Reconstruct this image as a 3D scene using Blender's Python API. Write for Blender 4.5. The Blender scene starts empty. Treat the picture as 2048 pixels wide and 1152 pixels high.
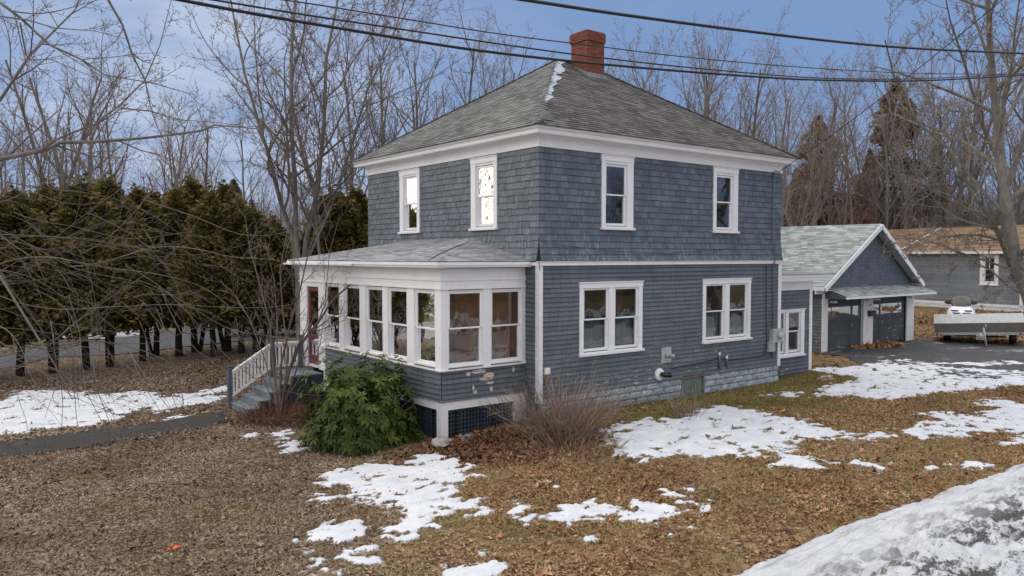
import bpy, math, random
import numpy as np
from mathutils import Vector, Matrix, noise
R_ = math.radians
random.seed(7); rng = np.random.default_rng(7)
SC = bpy.context.scene
COL = SC.collection

# ------------------------------------------------------------------ camera
YAW, PITCH, ROLL, FPX = 0.6611, 0.0399, -0.0009, 1577.17
CAM = Vector((-10.9287, -13.1014, 3.6))
FW = Vector((math.sin(YAW)*math.cos(PITCH), math.cos(YAW)*math.cos(PITCH), -math.sin(PITCH)))
RT = Vector((math.cos(YAW), -math.sin(YAW), 0)); UP = RT.cross(FW)
cd = bpy.data.cameras.new('camera'); cam = bpy.data.objects.new('camera', cd); COL.objects.link(cam)
cd.sensor_width = 36; cd.lens = FPX/2048*36; cd.clip_end = 3000; cd.clip_start = 0.05
cam.matrix_world = Matrix.Translation(CAM) @ Matrix((
    (RT.x, UP.x, -FW.x), (RT.y, UP.y, -FW.y), (RT.z, UP.z, -FW.z))).to_4x4()
SC.camera = cam

def smooth(a, b, x):
    t = np.clip((x-a)/(b-a), 0, 1); return t*t*(3-2*t)
def gz(x, y):                      # height of the ground (works on arrays)
    left = -0.36*smooth(0.6, -4.4, x)*smooth(-4.5, 2.0, y) - 0.10*smooth(0.6, -4.4, x)*(1-smooth(-4.5, 2.0, y))
    return left + 0.26*smooth(27, 42, x)*smooth(-12, 2, y)
def ray(px, py):
    return FW + RT*((px-1024)/FPX) + UP*((576-py)/FPX)
def P(px, py, d):                  # the point seen at a pixel, d metres deep
    return CAM + ray(px, py)*d
def G(px, py):                     # the ground point seen at a pixel
    z = 0.0
    for _ in range(12):
        r = ray(px, py); t = (z-CAM.z)/r.z; p = CAM + r*t; z = float(gz(p.x, p.y))
    return Vector((p.x, p.y, z))
def GD(px, d):                     # ground point in column px at depth d
    p = P(px, 560, d); return Vector((p.x, p.y, float(gz(p.x, p.y))))

# ------------------------------------------------------------------ builders
class MB:
    def __init__(s, O=(0,0,0), U=(1,0,0), N=(0,-1,0)):
        s.v=[]; s.f=[]; s.c=[]; s.m=[]; s.frame(O,U,N)
    def frame(s, O, U, N):
        s.O=Vector(O); s.U=Vector(U); s.N=Vector(N); return s
    def T(s, u, w, z): return s.O+s.U*u+s.N*w+Vector((0,0,z))
    def face(s, pts, c=None, m=0):
        i=len(s.v); s.v.extend([tuple(p) for p in pts]); s.f.append(tuple(range(i,i+len(pts))))
        s.c.append(random.random() if c is None else c); s.m.append(m)
    def fT(s, pts, c=None, m=0): s.face([s.T(*p) for p in pts], c, m)
    def box(s, u0,u1,w0,w1,z0,z1, c=None, m=0):
        c = random.random() if c is None else c
        i=len(s.v)
        for z in (z0,z1):
            for (u,w) in ((u0,w0),(u1,w0),(u1,w1),(u0,w1)): s.v.append(tuple(s.T(u,w,z)))
        for q in ((0,3,2,1),(4,5,6,7),(0,1,5,4),(1,2,6,5),(2,3,7,6),(3,0,4,7)):
            s.f.append(tuple(i+k for k in q)); s.c.append(c); s.m.append(m)
    def hexa(s, pts, c=None, m=0):   # 8 points, bottom ring then top ring, world space
        c = random.random() if c is None else c
        i=len(s.v); s.v.extend([tuple(p) for p in pts])
        for q in ((0,3,2,1),(4,5,6,7),(0,1,5,4),(1,2,6,5),(2,3,7,6),(3,0,4,7)):
            s.f.append(tuple(i+k for k in q)); s.c.append(c); s.m.append(m)
    def bar(s, a, b, w, h, c=None, m=0, upv=(0,0,1)):
        a=Vector(a); b=Vector(b); d=(b-a).normalized(); sd=d.cross(Vector(upv))
        if sd.length<1e-4: sd=Vector((1,0,0))
        sd.normalize(); up=sd.cross(d)
        r=[]
        for q in (a,b):
            for (i,j) in ((-1,-1),(1,-1),(1,1),(-1,1)): r.append(q+sd*(i*w/2)+up*(j*h/2))
        s.hexa(r, c, m)
    def tube(s, pts, rad, n=6, c=None, m=0, cap=True):
        c = random.random() if c is None else c
        k=len(pts); i0=len(s.v)
        d0=(pts[1]-pts[0]).normalized()
        x=d0.orthogonal().normalized()
        cs=[(math.cos(2*math.pi*j/n), math.sin(2*math.pi*j/n)) for j in range(n)]
        for i in range(k):
            a=pts[max(i-1,0)]; b=pts[min(i+1,k-1)]; d=b-a
            if d.length<1e-9: d=d0
            d=d.normalized(); x=(x-d*x.dot(d))
            x = x.normalized() if x.length>1e-6 else d.orthogonal().normalized()
            y=d.cross(x); p=pts[i]; r=rad[i]
            for (ca,sa) in cs: s.v.append((p.x+(x.x*ca+y.x*sa)*r, p.y+(x.y*ca+y.y*sa)*r, p.z+(x.z*ca+y.z*sa)*r))
        for i in range(k-1):
            for j in range(n):
                a=i0+i*n+j; b=i0+i*n+(j+1)%n
                s.f.append((a,b,b+n,a+n)); s.c.append(c); s.m.append(m)
        if cap and n>3:
            s.f.append(tuple(range(i0+n-1,i0-1,-1))); s.c.append(c); s.m.append(m)
            s.f.append(tuple(range(i0+(k-1)*n,i0+k*n))); s.c.append(c); s.m.append(m)
    def mesh(s, name, mats, origin=(0,0,0), smooth_=False):
        me=bpy.data.meshes.new(name)
        o=Vector(origin)
        vv=np.array(s.v, dtype=float).reshape(-1,3)-np.array(o)
        me.from_pydata(vv.tolist(), [], s.f)
        if not isinstance(mats,(list,tuple)): mats=[mats]
        for m in mats: me.materials.append(m)
        me.polygons.foreach_set('material_index', s.m)
        at=me.attributes.new('rnd','FLOAT','FACE'); at.data.foreach_set('value', s.c)
        if smooth_: me.polygons.foreach_set('use_smooth', [True]*len(s.f))
        me.update(); return me
    def build(s, name, mats, parent=None, smooth_=False, at=None):
        if parent is not None:
            root=parent
            while root.parent is not None: root=root.parent
            org=root.location
        else: org=Vector(at) if at is not None else Vector((0,0,0))
        me=s.mesh(name, mats, org, smooth_)
        ob=bpy.data.objects.new(name, me); COL.objects.link(ob)
        if parent is not None: ob.parent=parent
        else: ob.location=org
        return ob
def tag(o, label=None, cat=None, group=None, kind=None):
    if label: o['label']=label
    if cat: o['category']=cat
    if group: o['group']=group
    if kind: o['kind']=kind
    return o
def thing(name, loc, label, cat, group=None):
    o=bpy.data.objects.new(name,None); COL.objects.link(o); o.location=loc; o.empty_display_size=.2
    return tag(o,label,cat,group)
def copy_tree(o, parent=None):
    c=o.copy(); COL.objects.link(c); c.parent=parent
    for ch in list(o.children): copy_tree(ch,c)
    return c
def np_mesh(name, V, F, mats, cols=None, smooth_=False, loc=(0,0,0)):
    me=bpy.data.meshes.new(name); V=np.asarray(V,dtype=np.float32); F=np.asarray(F,dtype=np.int32)
    me.vertices.add(len(V)); me.vertices.foreach_set('co', V.ravel())
    k=F.shape[1]; me.loops.add(F.size); me.loops.foreach_set('vertex_index', F.ravel())
    me.polygons.add(len(F)); me.polygons.foreach_set('loop_start', np.arange(len(F),dtype=np.int32)*k)
    me.update(calc_edges=True)
    for m in (mats if isinstance(mats,(list,tuple)) else [mats]): me.materials.append(m)
    if cols is not None:
        a=me.attributes.new('rnd','FLOAT','FACE'); a.data.foreach_set('value', np.asarray(cols,dtype=np.float32))
    if smooth_: me.polygons.foreach_set('use_smooth', np.ones(len(F),dtype=bool))
    ob=bpy.data.objects.new(name, me); COL.objects.link(ob); ob.location=loc
    return ob

# ------------------------------------------------------------------ materials
class NT:
    def __init__(s, name):
        s.m=bpy.data.materials.new(name); s.m.use_nodes=True; s.t=s.m.node_tree; s.t.nodes.clear()
        s.out=s.n('ShaderNodeOutputMaterial')
    def n(s, ty, **k):
        x=s.t.nodes.new(ty)
        for a,b in k.items():
            if a.startswith('i_'): x.inputs[a[2:].replace('_',' ')].default_value=b
            else: setattr(x,a,b)
        return x
    def l(s,a,b): s.t.links.new(a,b)
    def coord(s, scale=(1,1,1)):
        c=s.n('ShaderNodeTexCoord'); m=s.n('ShaderNodeMapping'); m.inputs['Scale'].default_value=scale
        s.l(c.outputs['Object'], m.inputs['Vector']); return m.outputs[0]
    def noise(s, vec, scale, detail=4, rough=.6, lo=.35, hi=.65):
        x=s.n('ShaderNodeTexNoise'); x.inputs['Scale'].default_value=scale; x.inputs['Detail'].default_value=detail
        x.inputs['Roughness'].default_value=rough; s.l(vec,x.inputs['Vector'])
        r=s.n('ShaderNodeMapRange'); r.inputs[1].default_value=lo; r.inputs[2].default_value=hi; s.l(x.outputs[0],r.inputs[0])
        return r.outputs[0]
    def mix(s, f, a, b, mode='MIX'):
        x=s.n('ShaderNodeMix', data_type='RGBA', blend_type=mode)
        for v,i in ((f,0),(a,6),(b,7)):
            if hasattr(v,'is_linked'): s.l(v,x.inputs[i])
            elif i==0: x.inputs[0].default_value=v
            else: x.inputs[i].default_value=(*v,1)
        return x.outputs[2]
    def math(s, op, a, b=0.0, c=None):
        x=s.n('ShaderNodeMath', operation=op)
        for v,i in ((a,0),(b,1),(c,2)):
            if v is None: continue
            if hasattr(v,'is_linked'): s.l(v,x.inputs[i])
            else: x.inputs[i].default_value=v
        return x.outputs[0]
    def ramp(s, f, stops):
        x=s.n('ShaderNodeValToRGB'); e=x.color_ramp.elements
        while len(e)<len(stops): e.new(.5)
        for q,(p,c) in zip(e,stops): q.position=p; q.color=(*c,1)
        s.l(f,x.inputs[0]); return x.outputs[0]
    def rnd(s):
        x=s.n('ShaderNodeAttribute', attribute_name='rnd'); return x.outputs['Fac']
    def xyz(s):
        c=s.n('ShaderNodeTexCoord'); x=s.n('ShaderNodeSeparateXYZ'); s.l(c.outputs['Object'],x.inputs[0]); return x.outputs
    def bsdf(s, col, rough=.8, spec=.3, bump=None, bs=.3, bd=.01, metal=0.0):
        b=s.n('ShaderNodeBsdfPrincipled')
        if hasattr(col,'is_linked'): s.l(col,b.inputs['Base Color'])
        else: b.inputs['Base Color'].default_value=(*col,1)
        if hasattr(rough,'is_linked'): s.l(rough,b.inputs['Roughness'])
        else: b.inputs['Roughness'].default_value=rough
        b.inputs['Specular IOR Level'].default_value=spec; b.inputs['Metallic'].default_value=metal
        if bump is not None:
            u=s.n('ShaderNodeBump'); u.inputs['Strength'].default_value=bs; u.inputs['Distance'].default_value=bd
            s.l(bump,u.inputs['Height']); s.l(u.outputs[0],b.inputs['Normal'])
        s.l(b.outputs[0], s.out.inputs['Surface']); return s.m

def simple(name, a, b=None, scale=4, rough=.8, spec=.3, rndamt=.35, bs=.2, bd=.01, metal=0., stretch=(1,1,1)):
    t=NT(name); v=t.coord(stretch); n1=t.noise(v,scale,5,.65)
    b = b if b else tuple(x*.7 for x in a)
    c=t.mix(n1,a,b)
    r=t.math('MULTIPLY_ADD', t.rnd(), rndamt, 1-rndamt/2)
    c=t.mix(1.0,c,t.grey(r) if False else _g(t,r),'MULTIPLY')
    return t.bsdf(c,rough,spec,n1,bs,bd,metal)
def _g(t,r):
    x=t.n('ShaderNodeCombineColor')
    for i in range(3): t.l(r,x.inputs[i])
    return x.outputs[0]

def clapboard(name, a, b, peel=(.42,.33,.25)):
    t=NT(name); v=t.coord(); n1=t.noise(v,1.3,5,.6); n2=t.noise(t.coord((3,3,30)),2.2,5,.7)
    c=t.mix(n1,a,b); c=t.mix(t.math('MULTIPLY',n2,.35),c,(.185,.215,.25))
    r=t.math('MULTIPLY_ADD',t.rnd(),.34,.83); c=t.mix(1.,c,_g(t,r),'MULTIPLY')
    X=t.xyz()
    fade=t.noise(v,.45,4,.6,.35,.7); c=t.mix(t.math('MULTIPLY',fade,.35),c,tuple(x*1.35 for x in b))
    vert=t.math('MULTIPLY',t.noise(t.coord((6,6,.8)),3,3,.6,.48,.75),.5)
    c=t.mix(vert,c,(.045,.055,.07))
    p=t.noise(t.coord((1.6,1.6,13)),1.7,6,.72,.575,.61)
    p2=t.noise(v,.55,2,.5,.46,.56)
    low=t.n('ShaderNodeMapRange'); low.inputs[1].default_value=1.9; low.inputs[2].default_value=.55; t.l(X[2],low.inputs[0])
    p=t.math('MULTIPLY',p,t.math('MULTIPLY',p2,t.math('MULTIPLY_ADD',low.outputs[0],.92,.07)))
    pc=t.mix(t.noise(v,40,3,.6),peel,(.66,.62,.58))
    c=t.mix(p,c,pc)
    return t.bsdf(c,.62,.3,n2,.15,.004)
def shinglemat(name):
    t=NT(name); v=t.coord(); n1=t.noise(v,1.1,5,.6); n2=t.noise(t.coord((22,22,2.2)),1.6,4,.7)
    c=t.mix(n1,(.098,.126,.158),(.135,.168,.205)); c=t.mix(t.math('MULTIPLY',n2,.45),c,(.075,.095,.12))
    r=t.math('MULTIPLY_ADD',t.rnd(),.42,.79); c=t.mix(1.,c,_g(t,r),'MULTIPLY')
    X=t.xyz(); low=t.n('ShaderNodeMapRange'); low.inputs[1].default_value=4.5; low.inputs[2].default_value=3.55; t.l(X[2],low.inputs[0])
    st=t.noise(t.coord((14,14,3.0)),1.3,6,.75,.52,.66)
    blot=t.noise(v,.8,3,.6,.42,.6)
    f=t.math('MULTIPLY',st,t.math('MULTIPLY',blot,t.math('MULTIPLY_ADD',low.outputs[0],.85,.12)))
    c=t.mix(f,c,(.36,.43,.50))
    return t.bsdf(c,.55,.35,n2,.35,.004)
def paint(name, a=(.80,.80,.82), dirt=(.50,.46,.42), amt=.30, peel=.35):
    t=NT(name); v=t.coord(); n1=t.noise(v,2.2,6,.7,.45,.85); n3=t.noise(t.coord((9,9,1.2)),3,5,.75,.60,.70)
    c=t.mix(t.math('MULTIPLY',n1,amt),a,dirt); c=t.mix(t.math('MULTIPLY',n3,peel),c,(.33,.29,.26))
    return t.bsdf(c,.55,.35,n3,.15,.003)
def roofmat(name, a, b, light, streak=.4, spots=.0, spotc=(.45,.40,.30)):
    t=NT(name); v=t.coord(); n1=t.noise(v,.7,5,.6); n2=t.noise(t.coord((1,1,1)),9,5,.8)
    c=t.mix(n1,a,b); c=t.mix(t.math('MULTIPLY',n2,streak),c,light)
    r=t.math('MULTIPLY_ADD',t.rnd(),.7,.65); c=t.mix(1.,c,_g(t,r),'MULTIPLY')
    if spots:
        s=t.noise(v,7,4,.6,.70,.73); c=t.mix(t.math('MULTIPLY',s,spots),c,spotc)
    st=t.noise(t.coord((1.6,.22,.5)),1.0,5,.65,.50,.66); c=t.mix(t.math('MULTIPLY',st,.3),c,tuple(x*.55 for x in a))
    g=t.noise(v,160,2,.5,.3,.7)
    return t.bsdf(c,.92,.15,g,.4,.004)

M={}
M['siding']=clapboard('blue_grey_clapboard',(.090,.108,.128),(.120,.142,.166))
M['shingle']=shinglemat('blue_grey_wood_shingle')
M['white']=paint('white_trim_paint')
M['oldwhite']=paint('peeling_white_paint',(.78,.77,.78),(.45,.41,.38),.35,.9)
M['vinyl']=simple('white_sash_paint',(.84,.84,.86),(.74,.74,.76),3,.4,.4,.05,.05)
M['roofL']=roofmat('pale_roof_shingle',(.130,.135,.131),(.175,.180,.175),(.28,.29,.285),.45)
M['roofR']=roofmat('dark_roof_shingle',(.066,.062,.059),(.112,.106,.101),(.22,.213,.206),.5,.9)
M['roofP']=roofmat('porch_roof_shingle',(.24,.245,.25),(.33,.335,.35),(.55,.56,.58),.5,.25,(.10,.11,.09))
M['roofG']=roofmat('grey_green_roof_shingle',(.25,.272,.265),(.32,.342,.334),(.40,.425,.42),.4)
M['roofN']=roofmat('tan_roof_shingle',(.23,.15,.095),(.30,.21,.14),(.40,.30,.2),.4)
M['flash']=simple('exposed_white_flashing',(.40,.45,.52),(.32,.37,.44),6,.5,.4,.1)
M['black']=simple('dark_void',(.012,.012,.013),(.008,.008,.008),3,.9,.1)
M['room']=simple('dim_room_wall',(.13,.115,.105),(.08,.072,.068),2,.9,.1)
M['wood']=simple('brown_porch_wood',(.60,.32,.16),(.42,.21,.10),3,.6,.3,.4,.1,.01,0,(1,1,.2))
M['curtain']=simple('pale_curtain',(.66,.68,.70),(.45,.47,.50),14,.9,.1,.2,.4,.02,0,(4,4,.4))
M['teal']=simple('teal_blind',(.02,.10,.13),(.02,.07,.10),5,.8,.2)
M['blind']=simple('grey_blue_curtain',(.28,.33,.37),(.22,.26,.30),3,.9,.1)
M['red']=simple('magenta_red_door_paint',(.19,.035,.058),(.14,.03,.045),3,.45,.4,.05)
M['lattice']=simple('dark_blue_lattice_paint',(.045,.058,.078),(.03,.04,.055),5,.7,.2,.4)
M['deck']=simple('blue_grey_deck_paint',(.12,.155,.19),(.22,.24,.25),4,.7,.3,.3,.2)
M['post']=simple('slate_post_paint',(.085,.115,.15),(.055,.075,.10),5,.7,.3,.3)
M['fnd']=None
M['metal']=simple('grey_metal_box',(.42,.44,.45),(.33,.35,.36),8,.45,.5,.1,.05)
M['plastic_black']=simple('black_plastic',(.015,.015,.017),(.02,.02,.02),8,.35,.5,.1)
M['pvc']=simple('grey_pipe',(.14,.17,.20),(.10,.12,.15),8,.5,.4,.1)
M['wire']=simple('black_cable',(.018,.017,.02),(.03,.028,.03),8,.6,.3,.1)
M['bark']=simple('grey_bark',(.25,.225,.205),(.14,.122,.11),9,.95,.1,.3,.6,.02,0,(1,1,.35))
M['twig']=simple('brown_twig',(.20,.155,.135),(.13,.10,.088),3,.9,.1,.6,.1)
M['twigfar']=simple('far_twig',(.28,.215,.18),(.19,.15,.125),2,.95,.05,.6,.1)
M['shoot']=simple('grey_brown_shoot',(.20,.17,.145),(.11,.09,.075),3,.9,.1,.8,.1)
M['paletwig']=simple('pale_twig',(.29,.25,.215),(.17,.14,.12),3,.9,.1,.7,.1)
M['drytwig']=simple('dry_twig',(.30,.235,.185),(.17,.12,.09),5,.95,.05,.9,.1)
M['greenbark']=simple('lichen_bark',(.25,.235,.20),(.13,.12,.105),7,.95,.1,.3,.6,.02,0,(1,1,.4))

def foliage(name, cols, rough=.7, spec=.25, nz=.8, trans=0):
    t=NT(name); v=t.coord(); n=t.noise(v,nz,3,.6)
    f=t.math('MULTIPLY_ADD',t.rnd(),.6,t.math('MULTIPLY',n,.4))
    k=len(cols); c=t.ramp(f,[(i/(k-1),q) for i,q in enumerate(cols)])
    m=t.bsdf(c,rough,spec)
    if trans:
        b=[x for x in t.t.nodes if x.type=='BSDF_PRINCIPLED'][0]; tl=t.n('ShaderNodeBsdfTranslucent'); t.l(c,tl.inputs[0]); mx=t.n('ShaderNodeMixShader'); mx.inputs[0].default_value=trans
        t.l(b.outputs[0],mx.inputs[1]); t.l(tl.outputs[0],mx.inputs[2]); t.l(mx.outputs[0],t.out.inputs[0])
    return m
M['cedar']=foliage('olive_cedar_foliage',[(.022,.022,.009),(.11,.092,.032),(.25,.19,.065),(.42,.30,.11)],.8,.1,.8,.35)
M['spruce']=foliage('dull_spruce_foliage',[(.07,.066,.043),(.14,.115,.075),(.21,.16,.11),(.28,.21,.15)],.8,.1,.8,.3)
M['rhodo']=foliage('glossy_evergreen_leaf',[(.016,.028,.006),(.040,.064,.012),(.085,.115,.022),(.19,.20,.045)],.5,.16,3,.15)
M['leafB']=foliage('fallen_leaf_grey_brown',[(.055,.036,.025),(.150,.106,.075),(.265,.20,.148),(.40,.325,.25)],.85,.15,.5)
M['leafO']=foliage('fallen_leaf_orange',[(.08,.038,.020),(.21,.105,.052),(.36,.20,.105),(.52,.36,.22)],.85,.15,.5)
M['leafR']=foliage('fallen_leaf_red_brown',[(.05,.024,.015),(.12,.058,.036),(.21,.105,.062),(.34,.20,.125)],.85,.12,.5)
M['grass']=foliage('winter_grass',[(.19,.15,.07),(.31,.25,.115),(.37,.31,.14),(.46,.39,.22)],.9,.1,.35)
M['moss']=foliage('green_grass',[(.07,.07,.02),(.14,.13,.035),(.20,.18,.055),(.26,.22,.09)],.9,.1,.35)

def glassmat(name, tint=(.75,.78,.78), base=.10, mult=2.0):
    t=NT(name); tr=t.n('ShaderNodeBsdfTransparent'); tr.inputs[0].default_value=(*tint,1)
    gl=t.n('ShaderNodeBsdfGlossy'); gl.inputs['Roughness'].default_value=.02; gl.inputs['Color'].default_value=(.95,.97,1,1)
    fr=t.n('ShaderNodeFresnel'); fr.inputs[0].default_value=1.5
    v=t.coord(); nz=t.n('ShaderNodeTexNoise'); nz.inputs['Scale'].default_value=2.2; nz.inputs['Detail'].default_value=2; t.l(v,nz.inputs['Vector'])
    bp=t.n('ShaderNodeBump'); bp.inputs['Strength'].default_value=.25; bp.inputs['Distance'].default_value=.012
    t.l(nz.outputs[0],bp.inputs['Height']); t.l(bp.outputs[0],gl.inputs['Normal'])
    f=t.math('MULTIPLY_ADD',fr.outputs[0],mult,base); mx=t.n('ShaderNodeMixShader')
    t.l(f,mx.inputs[0]); t.l(tr.outputs[0],mx.inputs[1]); t.l(gl.outputs[0],mx.inputs[2]); t.l(mx.outputs[0],t.out.inputs[0])
    return t.m
M['glass']=glassmat('window_glass',(.72,.74,.74),.05,1.9)
M['glassU']=glassmat('upper_window_glass',(.5,.5,.5),.22,2.2)
M['smoked']=glassmat('smoked_windshield',(.25,.25,.24),.06,1.5)

def rockface():
    t=NT('painted_rock_face_block'); v=t.coord(); n1=t.noise(v,3.5,6,.65); n2=t.noise(v,10,5,.7)
    c=t.mix(n1,(.25,.30,.335),(.42,.47,.50)); 
    X=t.xyz(); lo=t.n('ShaderNodeMapRange'); lo.inputs[1].default_value=.32; lo.inputs[2].default_value=.0; t.l(X[2],lo.inputs[0])
    lx=t.n('ShaderNodeMapRange'); lx.inputs[1].default_value=5.2; lx.inputs[2].default_value=3.0; t.l(X[0],lx.inputs[0])
    dirt=t.math('MULTIPLY',t.math('MULTIPLY',lo.outputs[0],lx.outputs[0]),1.0)
    c=t.mix(dirt,c,(.15,.135,.115)); r=t.math('MULTIPLY_ADD',t.rnd(),.3,.85); c=t.mix(1.,c,_g(t,r),'MULTIPLY')
    return t.bsdf(c,.8,.2,n2,.5,.02)
M['fnd']=rockface()
def brick():
    t=NT('orange_red_brick'); b=t.n('ShaderNodeTexBrick'); v=t.n('ShaderNodeTexCoord'); m=t.n('ShaderNodeMapping')
    m.inputs['Rotation'].default_value=(0,0,0)
    # brick pattern in the (x+y, z) plane so both faces get courses
    X=t.xyz(); s=t.math('ADD',X[0],X[1]); cx=t.n('ShaderNodeCombineXYZ'); t.l(s,cx.inputs[0]); t.l(X[2],cx.inputs[1])
    t.l(cx.outputs[0],b.inputs['Vector']); b.inputs['Scale'].default_value=1.0
    b.inputs['Brick Width'].default_value=.21; b.inputs['Row Height'].default_value=.075; b.inputs['Mortar Size'].default_value=.011
    b.inputs['Color1'].default_value=(.27,.080,.045,1); b.inputs['Color2'].default_value=(.155,.040,.026,1); b.inputs['Mortar'].default_value=(.085,.055,.045,1)
    n=t.noise(t.coord(),6,5,.6); c=t.mix(t.math('MULTIPLY',n,.4),b.outputs[0],(.18,.06,.035))
    return t.bsdf(c,.85,.2,b.outputs[1],-.4,.006)
M['brick']=brick()

def snowmat(dirty):
    t=NT('dirty_snow' if dirty else 'old_snow'); v=t.coord(); n1=t.noise(v,2.5,6,.65); n2=t.noise(v,18,5,.7)
    c=t.mix(n1,(.58,.61,.67),(.74,.75,.78))
    if dirty:
        X=t.xyz()
        f=t.noise(t.coord((.9,1.3,1)),1.5,8,.80,.50,.545)
        near=t.n('ShaderNodeMapRange'); near.inputs[1].default_value=-8.0; near.inputs[2].default_value=-9.0; t.l(X[1],near.inputs[0])
        g=t.noise(t.coord((.35,2.4,1)),3.0,8,.75,.50,.64)
        f2=t.math('MULTIPLY',f,near.outputs[0]); f2=t.math('MULTIPLY',f2,t.noise(v,9,6,.7,.25,.42))
        c=t.mix(t.math('MULTIPLY',g,.7),c,(.27,.25,.22)); c=t.mix(t.math('MULTIPLY',f2,.93),c,(.035,.033,.029))
    else:
        sp=t.noise(v,9,6,.78,.615,.67); c=t.mix(t.math('MULTIPLY',sp,.75),c,(.18,.12,.07))
        gr=t.noise(v,1.1,5,.7,.5,.8); c=t.mix(t.math('MULTIPLY',gr,.3),c,(.47,.50,.54))
    if not dirty:
        th=t.n('ShaderNodeAttribute',attribute_name='thick').outputs['Fac']
        nn=t.noise(v,13,6,.75,.25,.75); e=t.math('ADD',th,t.math('MULTIPLY_ADD',nn,.26,-.13))
        mr=t.n('ShaderNodeMapRange'); mr.inputs[1].default_value=-.02; mr.inputs[2].default_value=.115; t.l(e,mr.inputs[0])
        c=t.mix(mr.outputs[0],(.42,.42,.43),c)
        b=t.bsdf(c,.55,.3,n2,.35,.02)
        tr=t.n('ShaderNodeBsdfTransparent'); mx=t.n('ShaderNodeMixShader'); t.l(mr.outputs[0],mx.inputs[0]); t.l(tr.outputs[0],mx.inputs[1])
        bs=[x for x in t.t.nodes if x.type=='BSDF_PRINCIPLED'][0]; t.l(bs.outputs[0],mx.inputs[2]); t.l(mx.outputs[0],t.out.inputs[0])
        return b
    b=t.bsdf(c,.55,.3,n2,.6,.04)
    return b
M['snow']=snowmat(False); M['snowD']=snowmat(True)

def groundmat():
    t=NT('leaf_strewn_lawn'); v=t.coord()
    vo=t.n('ShaderNodeTexVoronoi'); vo.inputs['Scale'].default_value=17; vo.inputs['Randomness'].default_value=1
    dist=t.n('ShaderNodeTexNoise'); dist.inputs['Scale'].default_value=12; t.l(v,dist.inputs['Vector'])
    mxv=t.n('ShaderNodeMix',data_type='RGBA'); mxv.inputs[0].default_value=.06; t.l(v,mxv.inputs[6]); t.l(dist.outputs['Color'],mxv.inputs[7])
    t.l(mxv.outputs[2],vo.inputs['Vector'])
    sep=t.n('ShaderNodeSeparateColor'); t.l(vo.outputs['Color'],sep.inputs[0]); rv=sep.outputs[0]
    litter=t.ramp(rv,[(0,(.045,.030,.020)),(.35,(.13,.090,.062)),(.7,(.23,.165,.115)),(1,(.36,.28,.20))])
    orange=t.ramp(rv,[(0,(.055,.034,.022)),(.4,(.14,.085,.050)),(.75,(.23,.145,.085)),(1,(.33,.24,.15))])
    fine=t.noise(v,45,4,.7)
    grass=t.ramp(fine,[(0,(.13,.095,.045)),(.5,(.26,.195,.090)),(1,(.40,.32,.17))])
    green=t.ramp(fine,[(0,(.060,.058,.018)),(.5,(.125,.115,.032)),(1,(.20,.175,.06))])
    X=t.xyz()
    s=t.math('SUBTRACT',X[0],t.math('MULTIPLY_ADD',X[1],.40,-5.3))
    s=t.math('ADD',s,t.math('MULTIPLY',t.noise(v,.5,4,.6,.2,.8),2.0))
    r=t.n('ShaderNodeMapRange'); r.inputs[1].default_value=-.3; r.inputs[2].default_value=2.8; t.l(s,r.inputs[0])
    right=r.outputs[0]
    gfac=t.noise(v,1.1,7,.8,.50,.62)
    lawn=t.mix(gfac,orange,grass)
    gg=t.noise(v,.6,5,.7,.46,.60)
    nh=t.n('ShaderNodeMapRange'); nh.inputs[1].default_value=-3.6; nh.inputs[2].default_value=-1.2; t.l(X[1],nh.inputs[0])
    xh=t.n('ShaderNodeMapRange'); xh.inputs[1].default_value=.8; xh.inputs[2].default_value=2.2; t.l(X[0],xh.inputs[0])
    hx=t.n('ShaderNodeMapRange'); hx.inputs[1].default_value=13; hx.inputs[2].default_value=11; t.l(X[0],hx.inputs[0])
    near=t.math('MULTIPLY',t.math('MULTIPLY',nh.outputs[0],xh.outputs[0]),hx.outputs[0])
    gm=t.math('MAXIMUM',t.math('MULTIPLY',gg,.35),t.math('MULTIPLY',near,t.noise(v,1.3,5,.7,.35,.5)))
    lawn=t.mix(gm,lawn,green)
    leftm=t.mix(t.math('MULTIPLY',t.noise(v,.55,6,.75,.56,.68),.75),litter,green)
    c=t.mix(right,leftm,lawn)
    # reddish leaf bed under the shrubs
    bx=t.n('ShaderNodeMapRange'); bx.inputs[1].default_value=2.6; bx.inputs[2].default_value=1.2
    dx=t.math('POWER',t.math('ABSOLUTE',t.math('MULTIPLY',t.math('ADD',X[0],1.3),.62)),2.); dy=t.math('POWER',t.math('ABSOLUTE',t.math('ADD',X[1],.6)),2.)
    dd=t.math('ADD',t.math('POWER',t.math('ADD',dx,dy),.5),t.noise(v,1.2,4,.7,.2,.8)); t.l(dd,bx.inputs[0])
    bed=t.ramp(rv,[(0,(.035,.020,.015)),(.5,(.10,.052,.034)),(1,(.20,.115,.07))])
    c=t.mix(bx.outputs[0],c,bed)
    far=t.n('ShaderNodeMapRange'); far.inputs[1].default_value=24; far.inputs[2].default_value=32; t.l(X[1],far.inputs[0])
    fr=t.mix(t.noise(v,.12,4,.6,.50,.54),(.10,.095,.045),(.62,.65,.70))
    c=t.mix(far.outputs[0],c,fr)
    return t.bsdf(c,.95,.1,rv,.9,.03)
M['ground']=groundmat()
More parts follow.
